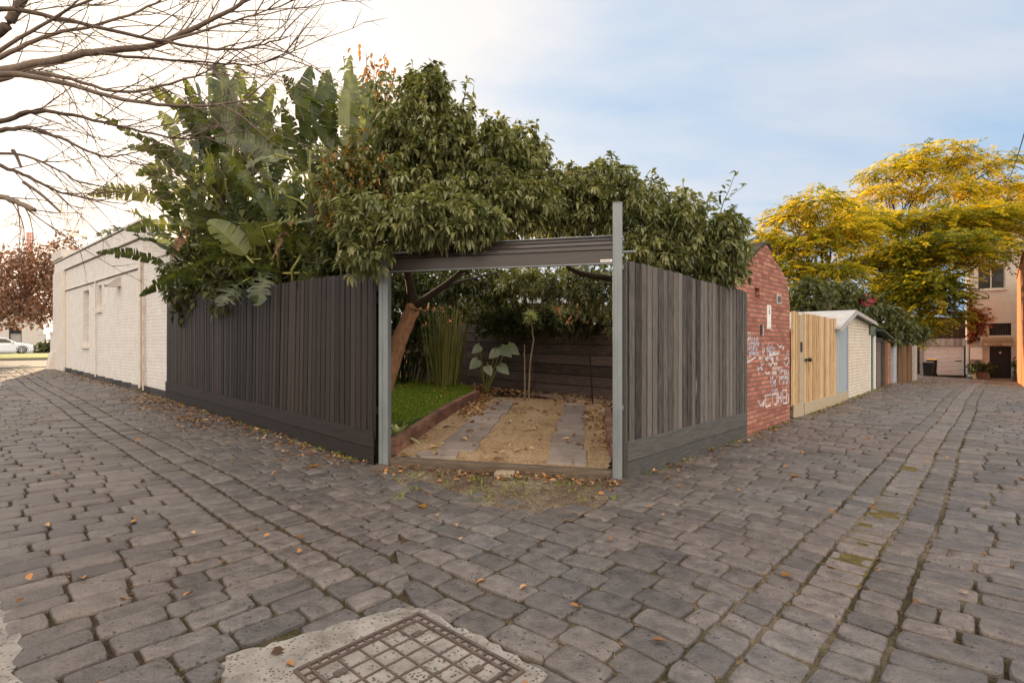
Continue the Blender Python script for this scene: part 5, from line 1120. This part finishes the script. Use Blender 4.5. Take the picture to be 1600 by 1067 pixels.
# bare overhanging tree: trunk out of frame on the left, limbs and twigs sweeping in
tb = Vector((-6.9, 5.3, float(gz(-6.9))))
bt = thing('bare_tree', 'leafless tree reaching in from the left edge, its bare branches spread across the sky', 'tree', tb)
b = MB(); limb(b, [tb+Vector((0, 0, -.1)), tb+Vector((.05, 0, 1.6)), at(-150, 190, 5.3), at(-90, 130, 5.4)], .24, .16, 12, wig=.01); b.build('trunk', M['bark'], bt, smooth=True, off=tb)
limbs = [([(-90, 130), (0, 112), (56, 101), (150, 82), (244, 69), (311, 41), (375, 8), (420, -40)], 5.4, 5.0, .085, .016),
 ([(-90, 60), (0, 15), (112, 34), (240, 62), (337, 77), (400, 72), (450, 58)], 5.2, 4.9, .045, .006),
 ([(-90, 140), (0, 125), (37, 113), (112, 124), (195, 145), (281, 127), (330, 110), (370, 92)], 5.6, 5.8, .055, .005),
 ([(-90, 130), (0, 116), (75, 124), (169, 150), (262, 165), (345, 162), (425, 148)], 5.0, 4.7, .06, .006),
 ([(-90, 200), (0, 191), (56, 174), (131, 184), (206, 202), (281, 217), (345, 212), (405, 196)], 5.5, 5.8, .048, .005),
 ([(-90, 210), (0, 204), (49, 200), (105, 221), (161, 244), (205, 240), (240, 231)], 5.8, 6.2, .05, .005),
 ([(-90, 230), (0, 259), (45, 277), (94, 300), (150, 312), (200, 320)], 5.9, 6.3, .045, .006),
 ([(-80, 285), (0, 307), (30, 318), (54, 328)], 5.2, 5.1, .05, .032),
 ([(-80, 90), (0, 50), (22, 22), (45, -20), (60, -70)], 5.5, 5.5, .085, .05),
 ([(-90, 120), (0, 90), (67, 58), (150, 40), (232, 12), (280, -15)], 5.8, 6.1, .05, .01),
 ([(-60, 120), (30, 60), (110, 15), (190, -20)], 4.9, 4.6, .035, .01),
 ([(-90, 250), (20, 240), (90, 265), (130, 290), (165, 305)], 6.2, 6.6, .035, .004),
 ([(150, 82), (230, 92), (320, 98), (400, 100), (450, 82)], 5.2, 5.0, .026, .004),
 ([(244, 69), (330, 45), (400, 22), (480, -5)], 5.1, 4.9, .024, .004)]
b = MB(); tw = MB(); rb_ = np.random.default_rng(5)
def twig(p, d, L, r, lvl):
    n = max(4, int(L/.11)); P = [Vector(p)]; d = Vector(d).normalized(); dr = Vector(rb_.normal(0, .06, 3))
    for i in range(n):
        d = (d+dr+Vector(rb_.normal(0, .05, 3))+Vector((0, 0, .035 if lvl > 0 else .02))).normalized(); P.append(P[-1]+d*L/n)
    tw.tube(P, [r+(r*.3-r)*i/n for i in range(n+1)], 4 if lvl else 5, rb_.random(), False)
    if lvl < 2:
        for k in range(int(L*(5.5 if lvl == 0 else 6.5))):
            i = int(rb_.integers(1, n+1)); dd = (P[i]-P[i-1]).normalized(); s = Vector(rb_.normal(0, 1, 3)); s = (s-dd*s.dot(dd)).normalized()
            twig(P[i], dd*.8+s*.6, L*rb_.uniform(.25, .55)*(1-.3*i/n), r*.55, lvl+1)
for pts, Y0, Y1, r0, r1 in limbs:
    m_ = len(pts); P = [at(u, v, Y0+(Y1-Y0)*i/(m_-1)) for i, (u, v) in enumerate(pts)]
    Q = limb(b, P, r0*.64, r1*.7, 8, rb_.random(), .005)
    k0 = 6
    for i in range(k0, len(Q)-1):
        if rb_.random() < .72:
            dd = (Q[i+1]-Q[i]).normalized(); s = Vector(rb_.normal(0, 1, 3)); s.y *= .5; s = (s-dd*s.dot(dd)).normalized()
            twig(Q[i], dd*.9+s*.55+Vector((.1, 0, -.05)), rb_.uniform(.4, 1.15)*(1 if Q[i].x < -2.4 else .6), .0065, 0)
for u, v, u2, v2 in ((37, 285, 94, 331), (20, 235, 33, 262)): limb(b, [at(u, v, 5.9), at((u+u2)/2, (v+v2)/2-3, 5.9), at(u2, v2, 5.9)], .022, .012, 6)
b.build('limbs', M['bark'], bt, smooth=True, off=tb); tw.build('twigs', M['bark'], bt, smooth=True, off=tb)

# trees beyond the right lane: flat feathery sprays in layered pads
def feather(label, base, top, pads, seed, nsp, trunkr, tb_=0.0):
    global rng
    keep = rng; rng = np.random.default_rng(seed); base = Vector(base); top = Vector(top)
    o = thing('feathery_tree', label, 'tree', base); b = MB(); limb(b, [base, (base+top)/2+Vector((.3, 0, 0)), top], trunkr, trunkr*.7, 10); b.build('trunk', M['bark_dark'], o, smooth=True, off=base)
    b = MB(); PP = []; DD = []; TT = []
    for c, r in pads:
        c = Vector(c); m1 = top+(c-top)*.45+Vector(rng.normal(0, .35, 3))+Vector((0, 0, -.4)); q = limb(b, [top, m1, c+Vector((0, 0, -r[2]*.6))], trunkr*.45, .03, 6, wig=.07)
        for k in range(5):
            a = q[int(rng.integers(len(q)//2, len(q)))]; e = c+Vector(rng.normal(0, .5, 3)*np.array(r)); limb(b, [a, (a+e)/2+Vector(rng.normal(0, .2, 3)), e], .04, .012, 5, wig=.04)
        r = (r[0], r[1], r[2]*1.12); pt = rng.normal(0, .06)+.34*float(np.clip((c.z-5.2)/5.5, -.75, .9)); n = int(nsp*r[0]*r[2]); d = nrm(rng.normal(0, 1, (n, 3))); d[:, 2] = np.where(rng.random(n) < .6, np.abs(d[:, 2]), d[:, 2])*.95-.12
        P = np.array(c)+d*np.array(r)*rng.uniform(.35, 1.05, n)[:, None]*np.array([1, 1, .9]); ax = nrm(d*np.array([1, 1, .25])+rng.normal(0, .35, (n, 3))+np.array([0, 0, -.22]))
        lf = 14; t_ = np.tile(np.arange(lf)/lf, n); side = np.tile(np.where(np.arange(lf) % 2, 1., -1.), n)
        A = np.repeat(ax, lf, 0); Pn = np.repeat(P, lf, 0)+A*(t_*.62)[:, None]+np.array([0, 0, -1.])*(t_**2*.16)[:, None]
        S_ = nrm(np.cross(A, [0, 0, 1.])+rng.normal(0, .15, A.shape)); PP.append(Pn); DD.append(S_*side[:, None]+A*.5+np.array([0, 0, -.25]))
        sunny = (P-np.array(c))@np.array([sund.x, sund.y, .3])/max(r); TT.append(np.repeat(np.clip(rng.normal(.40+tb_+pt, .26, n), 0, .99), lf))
    b.build('limbs', M['bark_dark'], o, smooth=True, off=base)
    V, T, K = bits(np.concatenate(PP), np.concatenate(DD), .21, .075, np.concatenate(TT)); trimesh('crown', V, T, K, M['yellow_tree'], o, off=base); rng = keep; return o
Y1 = 27
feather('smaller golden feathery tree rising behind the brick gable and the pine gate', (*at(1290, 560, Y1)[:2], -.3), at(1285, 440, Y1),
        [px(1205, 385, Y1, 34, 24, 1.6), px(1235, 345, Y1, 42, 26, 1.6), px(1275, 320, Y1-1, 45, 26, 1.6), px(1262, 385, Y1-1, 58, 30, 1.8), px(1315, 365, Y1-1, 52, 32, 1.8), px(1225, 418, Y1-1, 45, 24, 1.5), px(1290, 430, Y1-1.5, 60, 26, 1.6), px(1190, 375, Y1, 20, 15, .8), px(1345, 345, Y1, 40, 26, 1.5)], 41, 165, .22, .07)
Y2 = 31
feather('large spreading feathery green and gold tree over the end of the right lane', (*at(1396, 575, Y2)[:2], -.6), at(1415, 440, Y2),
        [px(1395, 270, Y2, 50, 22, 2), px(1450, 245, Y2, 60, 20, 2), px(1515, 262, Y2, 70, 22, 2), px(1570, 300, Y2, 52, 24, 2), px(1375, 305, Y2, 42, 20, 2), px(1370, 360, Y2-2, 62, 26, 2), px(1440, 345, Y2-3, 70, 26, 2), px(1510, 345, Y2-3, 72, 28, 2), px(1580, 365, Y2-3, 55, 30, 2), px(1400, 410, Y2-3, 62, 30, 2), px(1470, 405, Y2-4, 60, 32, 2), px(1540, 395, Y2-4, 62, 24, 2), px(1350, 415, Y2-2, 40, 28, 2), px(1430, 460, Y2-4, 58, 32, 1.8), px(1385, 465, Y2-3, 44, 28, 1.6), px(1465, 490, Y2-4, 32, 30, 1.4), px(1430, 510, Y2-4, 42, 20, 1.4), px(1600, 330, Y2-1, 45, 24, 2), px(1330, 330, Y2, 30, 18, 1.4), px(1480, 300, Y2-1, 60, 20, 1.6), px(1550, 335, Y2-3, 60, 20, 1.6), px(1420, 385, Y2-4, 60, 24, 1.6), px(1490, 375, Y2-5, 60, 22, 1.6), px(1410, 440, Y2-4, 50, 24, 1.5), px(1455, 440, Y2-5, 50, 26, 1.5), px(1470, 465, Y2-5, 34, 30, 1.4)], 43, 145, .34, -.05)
B = (*at(1300, 545, 17)[:2], 0); o = mound('hedge', 'dark green hedge mass behind the pine gate and cream shed, with pink flowers', 'hedge', [px(1262, 462, 17, 34, 30, .9), px(1310, 468, 18.5, 42, 30, .9), px(1355, 485, 20, 40, 28, .9), px(1395, 505, 21.5, 30, 22, .7), px(1250, 490, 16.5, 22, 25, .6)], 16, .22, .10, M['hedge'], B)
stems_of(o, B, [at(1262, 470, 17), at(1310, 470, 18.5), at(1355, 490, 20)]); P, N = ell(at(1347, 470, 18.6), (.42, .3, .22), 160, .2, 1); V, T, K = leaves(P, rng.normal(0, 1, (160, 3)), .12, .08, rng.random(160), .1); trimesh('flowers', V, T, K, M['pink'], o, off=B)
B = (*at(1410, 560, 23)[:2], -.2); o = mound('creeper', 'leafy creeper drooping over the brick pier and old brown fence', 'climber', [px(1378, 522, 20, 26, 14, .6), px(1402, 525, 21.5, 22, 14, .6), px(1420, 520, 23, 26, 16, .7)], 22, .2, .09, M['hedge'], B); stems_of(o, B, [at(1380, 522, 20), at(1402, 527, 21.5)], .03)

# brown street tree at the far left
sb = Vector((*SL.w(SL.x(-45, 14.5), 14.5), .6)); ss = sb.y
o = thing('street_tree', 'autumn street tree with brown leaves in front of the white house at the far left', 'tree', sb); b = MB(); t0 = at(30, 480, ss)
limb(b, [sb, sb+Vector((.1, 0, 1.2)), t0], .16, .12, 8); b.build('trunk', M['bark'], o, smooth=True, off=sb); b = MB()
bl = [px(30, 455, ss, 60, 50, 2.2), px(-10, 430, ss, 50, 45, 2), px(75, 440, ss, 40, 50, 1.8), px(50, 415, ss, 45, 30, 1.8), px(20, 490, ss-.5, 60, 24, 1.8), px(85, 480, ss, 22, 32, 1.2), px(100, 400, ss, 22, 22, 1)]
for c, r in bl:
    for k in range(4): e = Vector(c)+Vector(rng.normal(0, .5, 3)*np.array(r)); limb(b, [t0, (t0+e)/2+Vector(rng.normal(0, .2, 3)), e], .05, .012, 5)
for u, v in ((100, 360), (85, 375), (62, 378), (110, 372), (30, 392)): limb(b, [t0, at((u+40)/2, 430, ss), at(u, v, ss)], .03, .008, 5)
b.build('limbs', M['bark'], o, smooth=True, off=sb); out = []
for c, r in bl:
    n = int(850*r[0]*r[2]*.42); P, N = ell(c, r, n, .15, 1.1); out.append(leaves(P, rng.normal(0, 1, (n, 3))+np.array([0, 0, -.4]), rng.uniform(.12, .24, n), rng.uniform(.1, .2, n), np.clip(rng.normal(.5, .25, n), 0, 1), .2))
P = []
for u, v in ((100, 360), (85, 375), (62, 378), (110, 372), (30, 392), (120, 385)): P += [at(u+rng.normal(0, 9), v+abs(rng.normal(0, 14)), ss) for _ in range(40)]
out.append(leaves(np.array(P), rng.normal(0, 1, (len(P), 3)), .18, .14, rng.random(len(P)), .2)); V, T, K = join(out); trimesh('crown', V, T, K, M['brown_tree'], o, off=sb)
B = (*SL.w(SL.x(80, 40), 40), .6); o = mound('shrub', 'low green shrub beside the white pier across the street', 'shrub', [((B[0], B[1], 1.1), (1.4, 1, .8))], 14, .3, .14, M['hedge'], B); 

# red creeper on the beige house, pot plant, door-side plant
rvn = thing('wall_creeper', 'red autumn creeper clinging to the beige house beside its white downpipe', 'climber', (*HL.w(hX(1518), .05), GZ)); P = []; b = MB(); rr = np.random.default_rng(9)
for k in range(26):
    u, v = 1513+rr.uniform(-4, 2), rr.uniform(480, 536); Q = []
    uu, vv = u, v; du, dv = rr.uniform(2.2, 4.5), rr.uniform(-1.6, 1.0)
    for j in range(int(rr.integers(4, 12))):
        w_ = HL.w(hX(uu), .06+rr.uniform(0, .05)); Q.append((w_[0], w_[1], hZ(uu, vv))); P += [Q[-1]]*3; uu += du; vv += dv+rr.normal(0, 1.0)
    b.tube(Q, .02, 4)
for k in range(260):
    u, v = 1512+abs(rr.normal(0, 5)), rr.uniform(470, 536); w_ = HL.w(hX(u), .10); P.append((w_[0], w_[1], hZ(u, v)))
P = np.array(P)+rr.normal(0, .05, (len(P), 3)); P -= .03*np.array([dL[1]*0+.68, .73, 0]); n = len(P); V, T, K = leaves(P, rr.normal(0, 1, (n, 3))+np.array([.3, -.6, -.5]), .17, .11, rr.random(n), .2); off = tuple(rvn.location)
trimesh('foliage', V, T, K, M['redvine'], rvn, off=off); b.build('stems', M['redvine'], rvn, off=off)
p = HL.w(hX(1531, .6), .6); z = float(gz(p[0])); pp_ = thing('potted_plant', 'leafy plant in a round pot below the white meter box by the black door', 'plant', (p[0], p[1], z))
b = MB(); b.tube([(p[0], p[1], z), (p[0], p[1], z+.5)], [.32, .45], 14); b.build('pot', M['terracotta'], pp_, off=(p[0], p[1], z)); V, T, K = clustered([((p[0], p[1], z+.75), (.75, .5, .35))], 40, 6, .18, .09, .3); trimesh('foliage', V, T, K, M['hedge'], pp_, off=(p[0], p[1], z))
p = HL.w(hX(1588, .4), .4); z = float(gz(p[0])); pp_ = thing('potted_plant', 'thin plant in a small pot at the right side of the black door', 'plant', (p[0], p[1], z))
b = MB(); b.tube([(p[0], p[1], z), (p[0], p[1], z+.35)], [.16, .22], 12); b.build('pot', M['terracotta'], pp_, off=(p[0], p[1], z)); V, T, K = clustered([((p[0], p[1], z+.9), (.22, .2, .6))], 30, 6, .16, .06, .3); trimesh('foliage', V, T, K, M['hedge'], pp_, off=(p[0], p[1], z))

# construction cranes far away and the overhead cable
Yk = 190
def crane(label, segs, mat, Y, u0, v0):
    bz = at(u0, v0, Y); bz.z = 0; o = thing('construction_crane', label, 'crane', bz)
    for nm, S_ in segs:
        b = MB()
        for (ua, va), (ub, vb), r in S_: b.tube([at(ua, va, Y), at(ub, vb, Y)], r, 5)
        b.build(nm, mat, o, off=bz)
def lattice(u0, v0, u1, v1, w_, n, r=.10):
    S_ = []; du, dv = u1-u0, v1-v0; L = math.hypot(du, dv); nx_, ny = -dv/L*w_/2, du/L*w_/2
    S_ += [((u0+nx_, v0+ny), (u1+nx_, v1+ny), r), ((u0-nx_, v0-ny), (u1-nx_, v1-ny), r)]
    for i in range(n):
        s0, s1 = i/n, (i+1)/n; k = 1 if i % 2 else -1; S_.append(((u0+du*s0+nx_*k, v0+dv*s0+ny*k), (u0+du*s1-nx_*k, v0+dv*s1-ny*k), r*.6))
    return S_
crane('pale construction crane on the skyline above the brown street tree', [('mast', lattice(113, 520, 113, 368, 2.4, 26)), ('jib', lattice(113, 368, 93, 318, 3.0, 14)+[((113, 366), (128, 334), .14), ((128, 334), (96, 326), .05)]), ('counter_jib', lattice(113, 367, 135, 371, 2.2, 6)+[((128, 334), (134, 368), .07)]), ('cab', [((116, 362), (122, 363), .6)]), ('counterweight', [((130, 371), (135, 372.5), .55)])], M['crane'], Yk, 113, 520)
crane('reddish lattice tower mast on the skyline left of the pale crane', [('mast', lattice(43.5, 520, 43.5, 363, 2.6, 30, .2)), ('climbing_frame', lattice(48, 520, 49, 363, 3.2, 30, .2))], M['crane_red'], Yk, 46, 520)
b = MB(); P0, P1 = at(1640, 55, 9), at(1572, 285, 36); Q = []
for i in range(25): s = i/24; q = P0.lerp(P1, s); q.z -= .5*4*s*(1-s); Q.append(q)
b.tube(Q, .016, 5); tag(b.build('overhead_cable', M['dark']), 'dark overhead cable slanting down the sky at the upper right', 'cable')

# fallen leaves
tag(trimesh('debris', *DEB, M['dead_leaf']), kind='stuff')
def litter(name, P2, zf, size, toneshift=0.0):
    n = len(P2); z = zf(P2[:, 0], P2[:, 1]); P = np.column_stack([P2, z+rng.uniform(.004, .02, n)]); D = np.column_stack([rng.normal(0, 1, n), rng.normal(0, 1, n), rng.normal(.1, .22, n)])
    V, T, K = leaves(P, D, size*rng.uniform(.5, 1.3, n), size*rng.uniform(.35, .7, n), np.clip(rng.normal(.5+toneshift, .25, n), 0, 1), .1, .3); return tag(trimesh(name, V, T, K, M['fallen']), kind='stuff')
gzf = lambda x, y: gz(x)+.006
P = []
s = rng.uniform(0, 20, 900); q = np.abs(rng.normal(0, .28, 900))+.05; P.append(np.array([FL.w(a, c) for a, c in zip(s, q)]))
for s0, y0, n, sp in ((8.3, .45, 130, .45), (6.6, .55, 90, .35), (4.9, .6, 70, .3), (3.9, .75, 35, .25), (16.5, .5, 150, 1.2)): P.append(np.array([FL.w(s0+rng.normal(0, sp*1.5), max(.06, y0+rng.normal(0, sp*.6))) for _ in range(n)]))
s = rng.uniform(0, 22, 260); P.append(np.array([RL.w(a, -.08-abs(rng.normal(0, .15))) for a in s]))
P.append(np.array([RL.w(rng.uniform(18, 28), -rng.uniform(.1, 1.6)) for _ in range(220)]))
P.append(np.column_stack([rng.uniform(-6, 6, 160), rng.uniform(2.2, 9, 160)])); P = np.concatenate(P)
inside = (((P-F0)@np.array([-(G0-F0)[1], (G0-F0)[0]])) > .05) & (((P-F0)@np.array([dL[1], -dL[0]])) > -.04) & (((P-G0)@np.array([dR[1], -dR[0]])) < .04)
litter('fallen_leaves', P[~inside], gzf, .065)
P = np.column_stack([rng.uniform(-1.5, 1.1, 150), 0*rng.uniform(0, 1, 150)]); P[:, 1] = 6.3-.255*(P[:, 0]+1.5)-np.abs(rng.normal(0, .22, 150)); litter('fallen_leaves', P, gzf, .07)
P = np.concatenate([IL.o+np.outer(rng.uniform(0, 9, 900), dW)+np.outer(np.abs(rng.normal(.3, .45, 900)), np.array([-dW[1], dW[0]])), np.column_stack([rng.normal(-.75, .22, 260), rng.uniform(9.5, 13, 260)]), np.column_stack([rng.uniform(-1.4, 2, 170), rng.uniform(6.4, 12, 170)]), rng.uniform((1.2, 6.3), (1.9, 10), (130, 2)), rng.uniform((-3, 12.5), (-.5, 15), (320, 2))])
litter('fallen_leaves', P, lambda x, y: zg(y)+.012, .11, .28)
P = rng.uniform((-4, 8.6), (-1.1, 14), (150, 2)); P = P[inpoly(P, np.array(lawn_poly))]; litter('fallen_leaves', P, lambda x, y: zl(x, y)+.03, .07, .2)
def bigleaf(label, u, v, size, rz, tone, long=.6):
    Y = HC*FPX/(v-HY); X_ = (u-800)/FPX*Y; z = float(gz(X_))+.012; out = []; pts = [(0, 0), (.25, .22*long), (.4, .5*long), (.6, .28*long), (.85, .34*long), (1, 0), (.85, -.3*long), (.62, -.26*long), (.42, -.5*long), (.2, -.2*long)]
    V = [(a*size*math.cos(rz)-c*size*math.sin(rz), a*size*math.sin(rz)+c*size*math.cos(rz), .25*size*abs(c)+.03*math.sin(a*5)*size) for a, c in pts]; V.append((.5*size*math.cos(rz), .5*size*math.sin(rz), .0)); n = len(pts)
    o = trimesh('fallen_leaf', np.array(V), np.array([(n, i, (i+1) % n) for i in range(n)]), np.full(n+1, tone), M['orange_leaf']); o.location = (X_, Y, z); tag(o, label, 'leaf')
bigleaf('bright orange fallen leaf lying on the setts of the right lane', 1234, 745, .12, .1, .6, .8)
bigleaf('small pale orange fallen leaf on the setts left of the gutter end', 1222, 902, .07, .3, .5, 1.2)
bigleaf('orange fallen leaf on the left lane in front of the dirt patch', 655, 790, .11, -.9, .55, .9)
bigleaf('small orange fallen leaf on the setts near the manhole apron, left lane', 462, 842, .06, .3, .5, 1.2)
bigleaf('long pale yellow fallen leaf on the setts before the black fence', 478, 734, .20, .25, .45, .45)
bigleaf('orange maple-like fallen leaf on the dirt against the timber sleeper', 856, 748, .08, 1.2, .55, 1.1)
bigleaf('yellow fallen leaf on the dirt near the right end of the timber sleeper', 784, 752, .09, 1.0, .45, 1.1)

P = []
for _ in range(95):
    a = rng.uniform(0, 24); c = FL.w(a, rng.uniform(.06, .14)); n_ = int(rng.integers(4, 14)); P += [c+rng.normal(0, .03, 2) for _ in range(n_)]
for _ in range(60):
    a = rng.uniform(0, 20); c = RL.w(a, -rng.uniform(.07, .12)); n_ = int(rng.integers(3, 10)); P += [c+rng.normal(0, .03, 2) for _ in range(n_)]
for _ in range(40):
    c = np.array([rng.uniform(-1.2, 1.0), rng.uniform(4.9, 5.9)]); P += [c+rng.normal(0, .04, 2) for _ in range(6)]
P = np.array(P); n = len(P); V, T, K = bits(np.column_stack([P, gz(P[:, 0])-.01]), np.column_stack([rng.normal(0, .6, n), rng.normal(0, .6, n), np.ones(n)]), rng.uniform(.03, .09, n), .010, rng.random(n))
tag(trimesh('weeds', V, T, K, M['grass']), kind='stuff')

for a0_, a1_ in ((-1.3, -.75), (-.55, .1), (.35, .8), (1.2, 1.9), (2.6, 3.1)):
    flat('moss', [abw((a0_, 2.13)), abw((a1_, 2.13)), abw((a1_+.08, 2.36)), abw((a0_-.05, 2.36))], lambda x, y: float(gz(x))-.0135, MOSS, kind='stuff', wob=.006)
